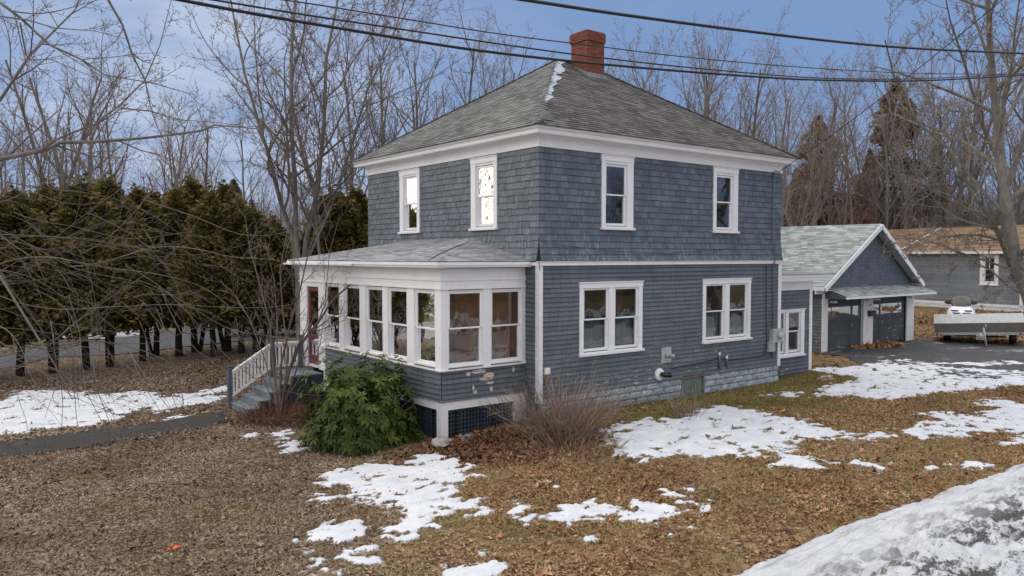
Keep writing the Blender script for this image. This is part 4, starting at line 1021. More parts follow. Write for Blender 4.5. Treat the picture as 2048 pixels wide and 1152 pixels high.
mb=MB(); mb.face([e0,e1,r1,r0],.3); mb.face([r0,r1,nT(s0_,-8.6,ze_+.1),nT(s1_+.35,-8.6,ze_+.1)],.3); mb.face([nT(s1_,0,ze_),nT(s1_,-8,ze_),nT(s1_,-4,rz-.1)],.3)
# rear wing seen past the garage ridge
q0=nT(s1_-1,-3.0,ze_+.0); 
w0=nT(s1_+7.5,-1.6,ze_-.1); w1=nT(s1_-1,-1.6,ze_-.1); w2=nT(s1_-1,-5.4,rz+.05); w3=nT(s1_+7.5,-5.4,rz+.05)
mb.face([w0,w1,w2,w3],.3); mb.face([nT(s1_+7.2,-2,ze_-.15),nT(s1_-.5,-2,ze_-.15),nT(s1_-.5,-2,gN-.3),nT(s1_+7.2,-2,gN-.3)],.3)
rn=mb.build('roof',M['roofN'],nb)
mb=MB(); roof_plane(mb,e0,e1,r1,r0,.15,.9,.02); roof_plane(mb,w0,w1,w2,w3,.15,.9,.02); mb.build('roof_slope',M['roofN'],rn)
mb=MB(); mb.bar(e0+dN*.06-Vector((0,0,.10)),r0+dN*.06-Vector((0,0,.10)),.06,.22); mb.bar(w0,w1,.06,.16); mb.build('bargeboard',M['vinyl'],rn)

# ------------------------------------------------------------------ trailer and snowmobile
TL=G(1960,690); TR=TL; tr_=Vector((.40,-.917,0)).normalized(); tn=Vector((tr_.y,-tr_.x,0)); tn=-tn if tn.dot(CAM-TL)<0 else tn
tc=(TL+TR)/2
trl=thing('utility_trailer',(tc.x,tc.y,float(gz(tc.x,tc.y))),'flat two-place grey utility trailer resting on its jack beside the driveway','trailer')
TF=(tuple(tc),tuple(tr_),tuple(tn))
rollz=lambda u: .10+u*.050
def tb(mb,u0,u1,w0,w1,z0,z1,m=0):
    c=random.random(); pts=[]
    for z in (z0,z1):
        for (u,w) in ((u0,w0),(u1,w0),(u1,w1),(u0,w1)): pts.append(mb.T(u,w,z+rollz(u)))
    mb.hexa(pts,c,m)
TG=simple('galvanised_frame',(.40,.42,.40),(.30,.32,.31),6,.5,.5,.15); TD=simple('dark_trailer_panel',(.085,.082,.072),(.065,.062,.055),5,.5,.4,.1); TT=simple('light_trailer_deck',(.45,.46,.46),(.36,.37,.37),5,.4,.5,.1)
H_=1.60
mb=MB(*TF); tb(mb,-H_,H_,-2.6,.0,.40,.46); mb.build('deck',TT,trl)
mb=MB(*TF); tb(mb,-H_,H_,.0,.04,.31,.42); tb(mb,-H_,-H_+.06,-2.6,0,.31,.40); tb(mb,H_-.06,H_,-2.6,0,.31,.40); tb(mb,-.05,.05,-.2,1.0,.30,.38); mb.build('frame',TG,trl)
mb=MB(*TF); mb.hexa([mb.T(-H_-.03,.03,.42+rollz(-H_)),mb.T(H_,.03,.42+rollz(H_)),mb.T(H_,.0,.42+rollz(H_)),mb.T(-H_-.03,0,.42+rollz(-H_)),
    mb.T(-H_-.07,-.06,.78+rollz(-H_)),mb.T(H_-.06,-.06,.80+rollz(H_)),mb.T(H_-.06,-.1,.80+rollz(H_)),mb.T(-H_-.07,-.1,.78+rollz(-H_))]); mb.build('front_panel',TD,trl)
mb=MB(*TF); mb.hexa([mb.T(-H_-.07,-.06,.782+rollz(-H_)),mb.T(H_-.06,-.06,.802+rollz(H_)),mb.T(H_-.06,-.1,.802+rollz(H_)),mb.T(-H_-.07,-.1,.782+rollz(-H_)),
    mb.T(-H_-.09,-.50,1.14+rollz(-H_)),mb.T(H_-.12,-.50,1.15+rollz(H_)),mb.T(H_-.12,-.53,1.13+rollz(H_)),mb.T(-H_-.09,-.53,1.12+rollz(-H_))]); mb.build('shield',TT,trl)
for s in (-1,1):
    mb=MB(*TF); c=mb.T(s*(H_-.42)+.02,-1.1,.26); ax=tr_*.13; mb.tube([c-ax,c-ax*.7,c+ax*.7,c+ax],[.22,.26,.26,.22],24); wh=mb.build('wheel',M['plastic_black'],trl,True)
    mb=MB(); mb.tube([c-ax*1.05,c+ax*1.05],[.13,.13],16); mb.build('rim',M['metal'],wh)
    for (du,mt_) in ((.06,simple('orange_marker',(.75,.14,.03),(.6,.1,.02),3,.3)),(.19,simple('dark_red_lens',(.12,.03,.02),(.08,.02,.02),3,.3))):
        mb=MB(*TF); u=s*(H_-.03-du) if s>0 else s*(H_-.25+du); tb(mb,u-.035,u+.035,.04,.06,.325,.405); mb.build('marker_light',mt_,trl)
mb=MB(*TF); c=mb.T(0,-1.1,.27); mb.tube([c-tr_*.9,c+tr_*.9],[.035,.035],8); mb.build('axle',M['plastic_black'],trl)
mb=MB(*TF); a=mb.T(.07,.95,.76); b=mb.T(.19,.95,.02); mb.tube([a,b],[.04,.033],10); mb.tube([b,b-Vector((0,0,.03))],[.09,.09],10); mb.tube([mb.T(.15,.95,.92),mb.T(.15,.95,.74)],[.018,.018],6); mb.tube([a,a+Vector((0,0,.07))],[.015,.015],6); mb.build('jack',TT,trl,True)
mb=MB(*TF); mb.box(-.16,.12,.25,.55,.26,.44); mb.build('hitch_box',TG,trl)
# snowmobile behind the trailer
sm0=tc-tn*2.6-tr_*.65; smz=float(gz(sm0.x,sm0.y))+.66
sm=thing('snowmobile',(sm0.x,sm0.y,smz-.66),'white snowmobile with tinted windshield parked behind the trailer','snowmobile')
SF=((sm0.x,sm0.y,smz),tuple(tr_),tuple(tn))
def loft(mb,secs,m=0,c=.5):
    n=len(secs[0]); 
    for a,b in zip(secs[:-1],secs[1:]):
        for i in range(n-1): mb.fT([a[i],a[i+1],b[i+1],b[i]],c,m)
    mb.fT(secs[0],c,m); mb.fT(secs[-1],c,m)
def arch(w,hw,zb,zt,n=12,p=.7):
    r=[]
    for i in range(n+1):
        a=math.pi*i/n; r.append((-hw*math.copysign(abs(math.cos(a))**p,math.cos(a)),w,zb+(zt-zb)*math.sin(a)**p))
    return r
mb=MB(*SF); loft(mb,[arch(.95,.22,.22,.36),arch(.85,.42,.18,.50),arch(.55,.56,.16,.66),arch(.15,.58,.18,.82),arch(-.25,.45,.2,.90),arch(-.5,.3,.25,.82)]); mb.build('hood',simple('white_gloss_hood',(.78,.79,.83),(.70,.71,.76),3,.25,.5,.02,.02),sm,True)
for (u,w,z,s) in ((-.26,.70,.60,1),(.26,.70,.60,-1),(-.19,.83,.50,1),(.19,.83,.50,-1)):
    mb=MB(*SF); mb.fT([(u-.17,w+.03,z+.03),(u+.17,w+.03,z+.03*1),(u+.12,w+.06,z-.035),(u-.10,w+.06,z-.035)]); mb.build('vent',M['plastic_black'],sm)
mb=MB(*SF); secs=[]
for (w,hw,z) in ((.32,.36,.76),(.22,.42,.90),(.08,.40,1.05),(-.04,.30,1.17),(-.08,.2,1.2)):
    secs.append([(hw*math.sin(-1.35+2.7*i/12),w-.28*(1-math.cos(-1.35+2.7*i/12)),z) for i in range(13)])
for a,b in zip(secs[:-1],secs[1:]):
    for i in range(12): mb.fT([a[i],a[i+1],b[i+1],b[i]])
mb.build('windshield',simple('tinted_windshield_plastic',(.06,.058,.05),(.085,.08,.07),3,.15,.5,.02,.02),sm,True)
for s in (-1,1):
    mb=MB(*SF); mb.tube([mb.T(s*.32,-.2,.92),mb.T(s*.45,-.2,.93),mb.T(s*.56,-.18,.93),mb.T(s*.64,-.16,.9)],[.03,.12,.10,.02],10); mb.build('hand_guard',M['smoked'] if False else simple('smoked_guard',(.07,.065,.07),(.05,.05,.05),3,.3),sm,True)
    mb=MB(*SF); mb.tube([mb.T(s*.5,1.25,-.12),mb.T(s*.5,1.05,-.24),mb.T(s*.5,.2,-.25)],[.05,.07,.06],8); mb.build('ski',M['plastic_black'],sm)
    mb=MB(*SF); mb.bar(mb.T(s*.5,.6,-.2),mb.T(s*.3,.5,.3),.05,.05); mb.build('suspension_arm',M['plastic_black'],sm)
mb=MB(*SF); mb.box(-.19,.19,-2.1,-.1,-.25,.2); mb.build('track',M['plastic_black'],sm)
mb=MB(*SF); loft(mb,[arch(-.45,.16,.3,.6),arch(-.8,.19,.3,.66),arch(-1.6,.18,.3,.72),arch(-1.75,.1,.3,.6)]); mb.build('saddle',M['plastic_black'],sm,True)


# ------------------------------------------------------------------ trees
def rvec(): 
    return Vector((random.gauss(0,1),random.gauss(0,1),random.gauss(0,1)))
def branch(mbs, p, d, L, r, lvl, prm):
    n=prm['seg'][lvl]; st=L/n; pts=[p.copy()]; rad=[r]; dd=d.copy(); dirs=[d.copy()]
    tip=prm['tip'][lvl]
    for i in range(n):
        dd=(dd+rvec()*prm['wig'][lvl]+Vector((0,0,prm['up'][min(lvl,len(prm['up'])-1)]))).normalized()
        p=p+dd*st; pts.append(p.copy()); rad.append(max(r*(1-(1-tip)*((i+1)/n)),prm['rmin'])); dirs.append(dd.copy())
    mbs[0 if lvl<=prm['trunklvl'] else 1].tube(pts,rad,prm['sides'][lvl],random.random(),0,False)
    if lvl+1<len(prm['seg']): children(mbs,pts,rad,dirs,L,lvl,prm)
def children(mbs,pts,rad,dirs,L,lvl,prm,num=None,start=None):
    n=len(pts)-1; nc=num if num is not None else prm['nch'][lvl]
    nc=max(1,int(nc*random.uniform(.8,1.25))); s0=start if start is not None else prm['start'][lvl]
    az=random.random()*6.28
    for k in range(nc):
        t=s0+(1-s0)*((k+random.random())/nc); f=min(t*n,n-1e-4); i=int(f); q=pts[i].lerp(pts[i+1],f-i); dr=dirs[min(i+1,n)]
        az+=2.4+random.uniform(-.4,.4); ang=R_(prm['ang'][lvl]*random.uniform(.7,1.3))
        x=dr.orthogonal().normalized(); y=dr.cross(x)
        nd=(dr*math.cos(ang)+(x*math.cos(az)+y*math.sin(az))*math.sin(ang)).normalized()
        ll=L*prm['ratio'][lvl]*random.uniform(.6,1.15)*(1-prm['taperL'][lvl]*t)
        rr=max(min(rad[i]*prm['rr'][lvl], ll*.021),prm['rmin'])
        branch(mbs,q,nd,ll,rr,lvl+1,prm)
BASE=dict(seg=[9,7,5,4,3],wig=[.05,.10,.13,.15,.18],up=[.03,.06,.05,.04,.03],tip=[.25,.25,.25,.4,.6],sides=[9,6,4,3,3],
          nch=[13,8,5,4],start=[.28,.18,.15,.12],ang=[34,36,40,44],ratio=[.50,.46,.44,.40],taperL=[.45,.45,.4,.3],rr=[.55,.5,.5,.6],rmin=.0065,trunklvl=1)
def proto_tree(seed,H=14,r=.2,forks=1,**kw):
    random.seed(seed); prm=dict(BASE); prm.update(kw); a,b=MB(),MB()
    if forks==1: branch((a,b),Vector((0,0,-.2)),Vector((random.uniform(-.06,.06),random.uniform(-.06,.06),1)).normalized(),H,r,0,prm)
    else:
        h0=prm.get('forkh',1.5)
        a.tube([Vector((0,0,-.2)),Vector((0,0,h0*.5)),Vector((0,0,h0))],[r*1.15,r,r*.92],10,.5,0,False)
        for k in range(forks):
            az=6.28*k/forks+random.uniform(-.4,.4); sp=random.uniform(.12,.30)
            branch((a,b),Vector((0,0,h0*.9)),Vector((math.cos(az)*sp,math.sin(az)*sp,1)).normalized(),(H-h0)*random.uniform(.85,1.05),r*random.uniform(.55,.7),0,prm)
    return a,b
def make_tree(pair, loc, rot, sc, label, cat, group, mats=('bark','twigfar'), name='bare_tree', parts=('trunk','crown')):
    if isinstance(pair[0],MB):
        meshes=[pair[0].mesh(parts[0],M[mats[0]],(0,0,0),True),pair[1].mesh(parts[1],M[mats[1]])]
    else: meshes=pair
    t=thing(name,loc,label,cat,group); t.rotation_euler=(0,0,rot); t.scale=(sc,sc,sc)
    for nm,me in zip(parts,meshes):
        o=bpy.data.objects.new(nm,me); COL.objects.link(o); o.parent=t
    return t,meshes
ORD=['first','second','third','fourth','fifth','sixth','seventh','eighth','ninth','tenth','eleventh','twelfth','thirteenth','fourteenth','fifteenth','sixteenth','seventeenth','eighteenth','nineteenth','twentieth']
ORD+=['twenty-'+o for o in ORD[:9]]+['thirtieth']
protos=[]; PH=[]
for k,(H,r,fk,kw) in enumerate([(14,.17,1,{}),(14,.15,1,dict(ang=[28,32,38,44],up=[.03,.10,.08,.05])),(13,.26,3,dict(forkh=1.6,nch=[9,7,5,4])),(15,.16,1,dict(start=[.42,.2,.2,.15],nch=[12,7,5,4])),(14,.24,2,dict(forkh=2.2,nch=[10,7,5,4],ang=[30,36,40,44],up=[.02,.09,.06,.04]))]):
    a,b=proto_tree(20+k,H,r,fk,**kw)
    zt_=max(max(v[2] for v in a.v),max(v[2] for v in b.v)); PH.append(zt_)
    protos.append([a.mesh('trunk',M['bark'],(0,0,0),True),b.mesh('crown',M['twigfar'])])
def place(lst, labelf, cat, group, mats=None, name='bare_tree'):
    lst=sorted(lst,key=lambda q:q[0])
    for k,(px,d,ty,pi_) in enumerate(lst):
        g=GD(px,d); H=3.6+(513-ty)*d/FPX-g.z; sc=H/(PH[pi_]*.97)
        t=thing(name,g,labelf(k),cat,group); t.rotation_euler=(0,0,random.uniform(0,6.28)); t.scale=(sc*random.uniform(.92,1.1),sc*random.uniform(.92,1.1),sc)
        for nm,me in zip(('trunk','crown'),protos[pi_]):
            o=bpy.data.objects.new(nm,me); COL.objects.link(o); o.parent=t
random.seed(5)
R1=[(1200,50,135,1),(1258,52,90,4),(1372,56,90,3),(1478,55,85,4),(1585,60,140,0),(1225,46,125,3),(1290,44,62,1),(1345,47,40,4),(1405,45,48,1),(1452,49,60,2),(1500,44,95,0),(1560,50,110,3),(1610,56,150,4),(1660,62,130,1),(1710,60,95,3),(1765,64,105,0),(1815,66,90,4),(1860,67,70,1),(1905,68,60,2),(1950,66,80,3),(2010,68,60,0),(2070,66,60,1)]
place(R1,lambda k:ORD[k]+' bare grey tree from the left in the row behind the house and garage','tree','bare trees behind the garage')
R2=[(1560,70,250,1),(1605,72,250,4),(1715,72,250,3),(1820,76,250,0),(1915,75,240,4),(2025,78,240,1),(1580,58,210,0),(1640,60,190,3),(1690,60,200,1),(1740,67,180,2),(1795,70,190,0),(1850,70,170,3),(1890,72,180,4),(1940,70,160,1),(1990,72,150,0),(2050,70,160,3),(1530,62,200,2)]
place(R2,lambda k:'thin bare tree at the back of the woodland behind the garage','tree','thin trees at the back of the woodland')
L1=[(20,42,150,0),(80,38,60,4),(150,36,20,2),(210,45,140,1),(255,40,110,3),(300,44,150,0),(345,46,190,1),(395,48,200,4),(440,50,250,0),(480,47,200,3),(700,36,30,1),(760,38,-10,1),(840,40,15,3),(895,38,40,4),(945,41,35,0),(975,43,80,1),(-60,40,60,3),(665,44,60,0)]
place(L1,lambda k:(ORD[k]+' bare tree from the left in the woodland beyond the hedge'),'tree','bare trees beyond the hedge')
L2=[(40,64,260,1),(120,66,270,0),(180,64,250,3),(240,66,290,1),(320,66,300,0),(370,68,310,3),(420,66,320,1),(470,68,330,0),(520,66,320,4),(560,68,300,1),(620,66,290,3),(680,66,280,1),(-40,66,260,3),(-110,60,200,0)]
place(L2,lambda k:'small distant bare tree seen above the dark hedge','tree','distant bare trees above the hedge')
# big multi-stem tree left of the house
random.seed(31)
g=GD(597,27)
prm=dict(BASE); prm.update(seg=[10,7,6,4,3],nch=[15,8,6,4],rmin=.006,ang=[42,40,42,45],up=[.02,.05,.05,.03],ratio=[.42,.46,.44,.42])
a,b=MB(),MB(); 
for (pts,r0) in (([(600,640),(596,560),(585,470),(560,400),(535,300),(524,270),(490,150),(465,20),(440,-120)],.17),([(600,640),(600,560),(592,470),(590,380),(583,250),(582,120),(590,0),(598,-160)],.20),([(604,640),(606,560),(612,480),(635,380),(648,250),(652,120),(672,20),(700,-150)],.19),([(606,640),(615,520),(660,420),(700,300),(735,180),(790,60),(830,-60)],.10),([(640,640),(640,520),(628,400),(640,300),(660,160)],.11)):
    P3=[P(x,y,27+.8*math.sin(i)) for i,(x,y) in enumerate(pts)]
    P3[0]=Vector((P3[1].x*.5+g.x*.5,P3[1].y*.5+g.y*.5,-.5)) if pts[0][1]==640 else P3[0]
    dirs=[(P3[min(i+1,len(P3)-1)]-P3[max(i-1,0)]).normalized() for i in range(len(P3))]
    rad=[.62*r0*(1-.8*i/(len(P3)-1)) for i in range(len(P3))]
    a.tube(P3,rad,9,random.random(),0,False)
    L=sum((q-p).length for p,q in zip(P3[:-1],P3[1:]))
    children((a,b),P3,rad,dirs,L,0,prm,16,.30)
bt=thing('bare_tree',g,'tall bare tree with several grey stems rising beside the front porch','tree')
a.build('trunk',M['bark'],bt,True); b.build('crown',M['twig'],bt)

# big tree at the right edge
random.seed(77)
g=GD(2092,21); prm=dict(BASE); prm.update(seg=[10,8,6,5,3],nch=[14,8,6,4],rmin=.005,ang=[48,42,42,45],up=[.03,.04,.04,.03],ratio=[.46,.46,.44,.42],rr=[.5,.5,.5,.6])
a,b=MB(),MB()
limbs=[([(2092,810),(2085,720),(2062,610),(2028,500),(2010,400),(2000,300),(1990,200),(1980,90),(1975,0),(1970,-120)],.24,16,.28),
 ([(2062,600),(2030,560),(2010,500),(1985,440),(1940,380),(1900,300),(1830,240),(1790,160),(1770,80)],.13,14,.15),
 ([(2040,540),(2000,480),(1960,470),(1920,470),(1880,476),(1840,490),(1800,500)],.07,16,.1),
 ([(2030,500),(1980,440),(1920,400),(1870,380),(1830,360),(1790,350)],.07,16,.1),
 ([(2050,590),(2020,575),(1980,540),(1940,520),(1900,530),(1860,550)],.05,14,.1),
 ([(2005,400),(2040,300),(2070,200),(2080,80),(2085,-50)],.14,12,.1),
 ([(2000,330),(1960,240),(1930,130),(1900,40),(1880,-60)],.09,13,.1),
 ([(1996,260),(2020,160),(2030,60),(2050,-80)],.09,12,.1)]
for (pts,r0,nc,st) in limbs:
    P3=[P(x,y,21+.5*math.sin(i*1.3)-(i*.25)) for i,(x,y) in enumerate(pts)]
    if pts[0][1]==810: P3[0]=g-Vector((0,0,.2))
    dirs=[(P3[min(i+1,len(P3)-1)]-P3[max(i-1,0)]).normalized() for i in range(len(P3))]
    rad=[(.85 if r0>.19 else .6)*r0*(1-.82*i/(len(P3)-1)) for i in range(len(P3))]
    a.tube(P3,rad,10,random.random(),0,False); L=sum((q-p).length for p,q in zip(P3[:-1],P3[1:]))
    children((a,b),P3,rad,dirs,L*(.5 if r0<.08 else .85),0,prm,nc,st)
bt=thing('bare_tree',g,'large lichen-grey bare tree whose low branches spread over the neighbour roof','tree')
a.build('trunk',M['greenbark'],bt,True); b.build('crown',M['paletwig'],bt)

# near tree whose branches reach in from the left
random.seed(12)
g=GD(-700,8.5); a,b=MB(),MB()
tp=Vector((g.x,g.y,g.z-.1)); t4=[tp,tp+Vector((.05,.05,1.5)),tp+Vector((.1,.0,3.2)),tp+Vector((.1,.15,5.2)),tp+Vector((0,.3,7.5)),tp+Vector((.1,.2,10))]
a.tube(t4,[.30,.26,.22,.17,.11,.05],12,.5,0,False)
prmN=dict(BASE); prmN.update(seg=[9,10,8,6],wig=[.05,.06,.08,.10],up=[0,.02,.02,.02],nch=[10,6,4],start=[.15,.15,.15],ang=[45,42,45],ratio=[.42,.42,.36],rr=[.5,.5,.6],rmin=.0019,trunklvl=0,sides=[7,5,4,3],tip=[.3,.35,.5,1.5])
near=[([(0,318),(90,300),(120,285),(200,283),(290,276),(400,262),(430,250),(520,258)],8.0,.040,9),
 ([(0,200),(60,110),(100,70),(150,20),(180,-60)],7.5,.028,8),
 ([(-20,-10),(40,35),(100,90),(165,120),(210,150),(300,165),(390,190)],7.0,.022,8),
 ([(182,278),(200,240),(240,210),(290,160),(320,90),(345,-10)],8.1,.020,6),
 ([(205,-20),(245,50),(265,110),(290,160),(300,210),(318,262)],7.6,.018,6),
 ([(240,216),(300,222),(360,240),(440,245),(530,262)],8.1,.012,5),
 ([(-20,30),(55,40),(110,56),(190,62),(260,80)],7.0,.013,6),
 ([(40,45),(52,110),(60,120),(100,118),(200,160),(300,215)],7.3,.010,6)]
for (pts,d,r0,nc) in near:
    P3=[P(x,y,d+.12*i) for i,(x,y) in enumerate(pts)]
    if pts[0][0]<=0: P3=[t4[3].lerp(P3[0],.0) if pts[0][1]>150 else t4[4]]+[P3[0]]+P3[1:]
    rad=[.72*r0*(1-.78*i/(len(P3)-1)) for i in range(len(P3))]
    if pts[0][0]<=0: rad[0]=r0*1.5
    dirs=[(P3[min(i+1,len(P3)-1)]-P3[max(i-1,0)]).normalized() for i in range(len(P3))]
    a.tube(P3,rad,8,random.random(),0,False); L=sum((q-p).length for p,q in zip(P3[1:-1],P3[2:]))
    children((a,b),P3[1:],rad[1:],dirs[1:],L,0,prmN,nc,.0)
# drooping pale shoots on the left
prmD=dict(BASE); prmD.update(seg=[12,7,4],wig=[.05,.13,.2],up=[-.01,-.03,-.01],nch=[6,3],start=[.2,.2],ang=[38,40],ratio=[.32,.35],rr=[.6,.7],rmin=.0026,trunklvl=-1,sides=[5,4,3],tip=[.35,.5,.7],taperL=[.3,.3])
mbD=MB()
prmD.update(seg=[12,8,5],wig=[.05,.09,.16],rmin=.0018)
for k in range(66):
    d=random.uniform(7.0,10.5)
    if k<52: p=P(random.uniform(-60,5),random.uniform(330,760),d); hd=random.uniform(-.55,.75)
    else: p=P(random.uniform(0,300),random.uniform(360,600),d); hd=random.uniform(-.5,1.1)
    L=random.choice([.9,1.4,2.0,2.6,3.2])*(1 if k<52 else .7); n=18
    dd=(RT*math.cos(hd)-Vector((0,0,1))*math.sin(hd)+FW*random.uniform(-.25,.4)).normalized(); ax=FW.cross(Vector((0,0,1))); pts=[p]
    cv=random.uniform(-.05,.07); cf=random.uniform(.2,.55); ph=random.uniform(0,6)
    for i in range(n):
        tq=i/n; dd=(dd-Vector((0,0,1))*(cv+.09*math.sin(i*cf+ph))+RT*.05*math.sin(i*.4+ph*2)+rvec()*.03).normalized(); pts.append(pts[-1]+dd*L/n)
    r0=random.uniform(.0024,.0062); rad=[r0*(1-.6*i/n) for i in range(n+1)]
    mbD.tube(pts,rad,5,random.random(),0,False)
    dirs=[(pts[min(i+1,n)]-pts[max(i-1,0)]).normalized() for i in range(n+1)]
    children((mbD,mbD),pts,rad,dirs,L,0,prmD,random.choice([2,3,4,6]),.15)
for k in range(16):     # low dark shoots over the snow
    x=random.uniform(-30,330); p=P(x,random.uniform(560,720),8); n=8; pts=[p]
    dd=(RT*random.uniform(-.1,.7)+Vector((0,0,-1))).normalized(); 
    for i in range(n): dd=(dd+rvec()*.1+RT*.02).normalized(); pts.append(pts[-1]+dd*random.uniform(.10,.16))
    mbD.tube(pts,[.005*(1-.5*i/n) for i in range(n+1)],4,random.random(),0,False)
mr=P(-20,520,8); mbD.tube([t4[2],mr,P(60,650,8),P(110,730,8.1),P(145,800,8.1)],[.03,.014,.012,.009,.004],6,.9,0,False)
for k in range(14):
    q=P(-120,360+20*k,8+.15*k); mbD.tube([t4[2]+Vector((0,0,.08*k)),t4[2].lerp(q,.5)+Vector((0,0,.15)),q],[.05,.03,.015],6,.5,0,False)
# buds
mbB=MB()
bt=thing('bare_tree',tp,'near bare tree whose limbs and drooping shoots reach in from the left side','tree')
a.build('trunk',M['bark'],bt,True); b.build('crown',M['twig'],bt); mbD.build('drooping_shoots',M['shoot'],bt)

# leaf clusters helper
def cluster_mesh(name, pts, nrm, size, mats, droop=.3, aspect=2.2, shade=None, fold=False):
    """pts (n,3) centres, nrm (n,3) outward direction: one pointed leaf/spray each"""
    n=len(pts); d=nrm+np.array([0,0,-droop])+rng.normal(0,.35,(n,3)); d/=np.linalg.norm(d,axis=1)[:,None]
    s=np.cross(d,rng.normal(0,1,(n,3))); s/=np.linalg.norm(s,axis=1)[:,None]
    sz=size*rng.uniform(.6,1.3,(n,1)); w=sz/aspect
    a=pts-d*sz*.5; b=pts+s*w*.5; c=pts+d*sz*.5; e=pts-s*w*.5
    V=np.stack([a,b,c,e],1).reshape(-1,3); F=np.arange(4*n).reshape(-1,4)
    col=rng.random(n) if shade is None else np.clip(shade+rng.uniform(-.25,.25,n),0,1)
    me=np_mesh(name,V,F,mats,col); m=me.data; bpy.data.objects.remove(me); return m
def cedar_proto(seed,H=6.2,zb=1.3,R=1.25):
    r=np.random.default_rng(seed); n=15000
    z=zb+(H-zb)*r.random(n)**.85; t=(z-zb)/(H-zb)
    prof=R*np.interp(t,[0,.1,.35,.7,.9,1],[.75,1.05,1.05,.85,.45,.08]); az=r.uniform(0,2*np.pi,n)
    lump=1+.22*np.sin(az*3+z*2.1+seed)+.16*np.sin(az*7-z*4.3)+.12*np.sin(z*9+az*2)
    rr=prof*lump*np.sqrt(r.uniform(.25,1.05,n))*(1+.22*(r.random(n)<.06)*r.random(n)); z=z+.5*(r.random(n)<.03)*r.random(n)
    pts=np.stack([rr*np.cos(az),rr*np.sin(az),z+.12*r.normal(size=n)],1); nr=np.stack([np.cos(az),np.sin(az),.5*np.ones(n)],1)
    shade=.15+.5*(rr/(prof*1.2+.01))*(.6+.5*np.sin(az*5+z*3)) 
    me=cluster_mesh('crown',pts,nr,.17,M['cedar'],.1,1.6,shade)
    random.seed(seed); tb_=MB(); lean=random.uniform(-.15,.15); 
    tb_.tube([Vector((0,0,-.2)),Vector((lean*.3,0,.7)),Vector((lean,.05,1.6)),Vector((lean,.05,3)),Vector((lean*.5,0,H*.9))],[.13,.105,.095,.07,.02],8,.5,0,False)
    if seed%2: tb_.tube([Vector((.12,0,-.2)),Vector((.3,.1,.9)),Vector((.2,.1,2))],[.09,.07,.05],7,.4,0,False)
    for k in range(14):
        z=random.uniform(.9,2.2); az=random.uniform(0,6.28); tb_.tube([Vector((lean*.5,0,z)),Vector((math.cos(az)*.5,math.sin(az)*.5,z+random.uniform(-.15,.2))),Vector((math.cos(az)*.9,math.sin(az)*.9,z+random.uniform(-.3,.2)))],[.02,.012,.005],4,.3,0,False)
    return [tb_.mesh('trunk',simple('dark_cedar_bark',(.040,.032,.027),(.022,.018,.015),8,.95,.05),(0,0,0),True),me]
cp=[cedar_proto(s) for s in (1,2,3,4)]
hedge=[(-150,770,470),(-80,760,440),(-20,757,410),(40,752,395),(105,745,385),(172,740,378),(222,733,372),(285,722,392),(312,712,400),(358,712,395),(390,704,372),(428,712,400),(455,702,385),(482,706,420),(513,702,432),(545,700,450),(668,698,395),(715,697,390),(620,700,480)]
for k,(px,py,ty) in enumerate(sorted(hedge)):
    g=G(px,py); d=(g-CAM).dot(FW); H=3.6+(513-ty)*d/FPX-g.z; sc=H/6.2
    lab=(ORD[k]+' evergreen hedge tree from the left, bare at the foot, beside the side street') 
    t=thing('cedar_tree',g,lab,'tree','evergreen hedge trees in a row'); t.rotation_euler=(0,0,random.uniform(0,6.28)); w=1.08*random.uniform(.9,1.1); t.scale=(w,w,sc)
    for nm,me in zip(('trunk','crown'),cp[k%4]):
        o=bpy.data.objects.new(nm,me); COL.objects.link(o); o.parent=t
def spruce_proto(seed,H=14,R=3.0,n=24000):
    r=np.random.default_rng(seed); 
    z=H*(.05+.95*r.random(n)**.8); t=z/H; az=r.uniform(0,2*np.pi,n)
    prof=R*(1-t)**.75*(1+.38*np.sin(az*3+z*1.7)+  .25*np.sin(z*5.0+az))*(1+.3*np.sin(z*1.3+seed))+.1
    rr=prof*np.sqrt(r.uniform(.05,1,n)); gaps=(np.sin(az*2+z*3.1)+np.sin(z*6.5-az*3)+r.normal(size=n)*.6)>.30
    pts=np.stack([rr*np.cos(az),rr*np.sin(az),z-.25*rr*.6],1)[gaps]; nr=np.stack([np.cos(az),np.sin(az),-.1*np.ones(n)],1)[gaps]
    me=cluster_mesh('crown',pts,nr,.36,M['spruce'],.25,2.2)
    random.seed(seed); tb_=MB(); tb_.tube([Vector((0,0,-.3)),Vector((0,0,H*.5)),Vector((0,0,H))],[.25,.15,.02],8,.5,0,False)
    for k in range(90):
        zz_=random.uniform(.8,H*.95); a_=random.uniform(0,6.28); l=R*(1-zz_/H)**.75*.9; tb_.tube([Vector((0,0,zz_)),Vector((math.cos(a_)*l*.6,math.sin(a_)*l*.6,zz_-.05)),Vector((math.cos(a_)*l,math.sin(a_)*l,zz_-.3))],[.04,.025,.01],4,.3,0,False)
    return [tb_.mesh('trunk',M['bark'],(0,0,0),True),me]
spp=[spruce_proto(5),spruce_proto(6,14,2.4,20000)]
def spruces(lst,labf,group,name='spruce_tree'):
    for k,(px,d,ty,pi_,w) in enumerate(sorted(lst)):
        g=GD(px,d); H=3.6+(513-ty)*d/FPX-g.z
        t=thing(name,g,labf(k),'tree',group); t.rotation_euler=(0,0,random.uniform(0,6.28)); t.scale=(w,w,H/14)
        for nm,me in zip(('trunk','crown'),spp[pi_]):
            o=bpy.data.objects.new(nm,me); COL.objects.link(o); o.parent=t
spruces([(1785,70,160,0,1.5),(1632,66,235,0,1.3),(1590,72,340,1,1.0),(1735,74,300,1,1.0),(1850,76,370,1,.9)],
        lambda k:ORD[k]+' dull brownish spruce from the left behind the garage','spruces behind the garage')
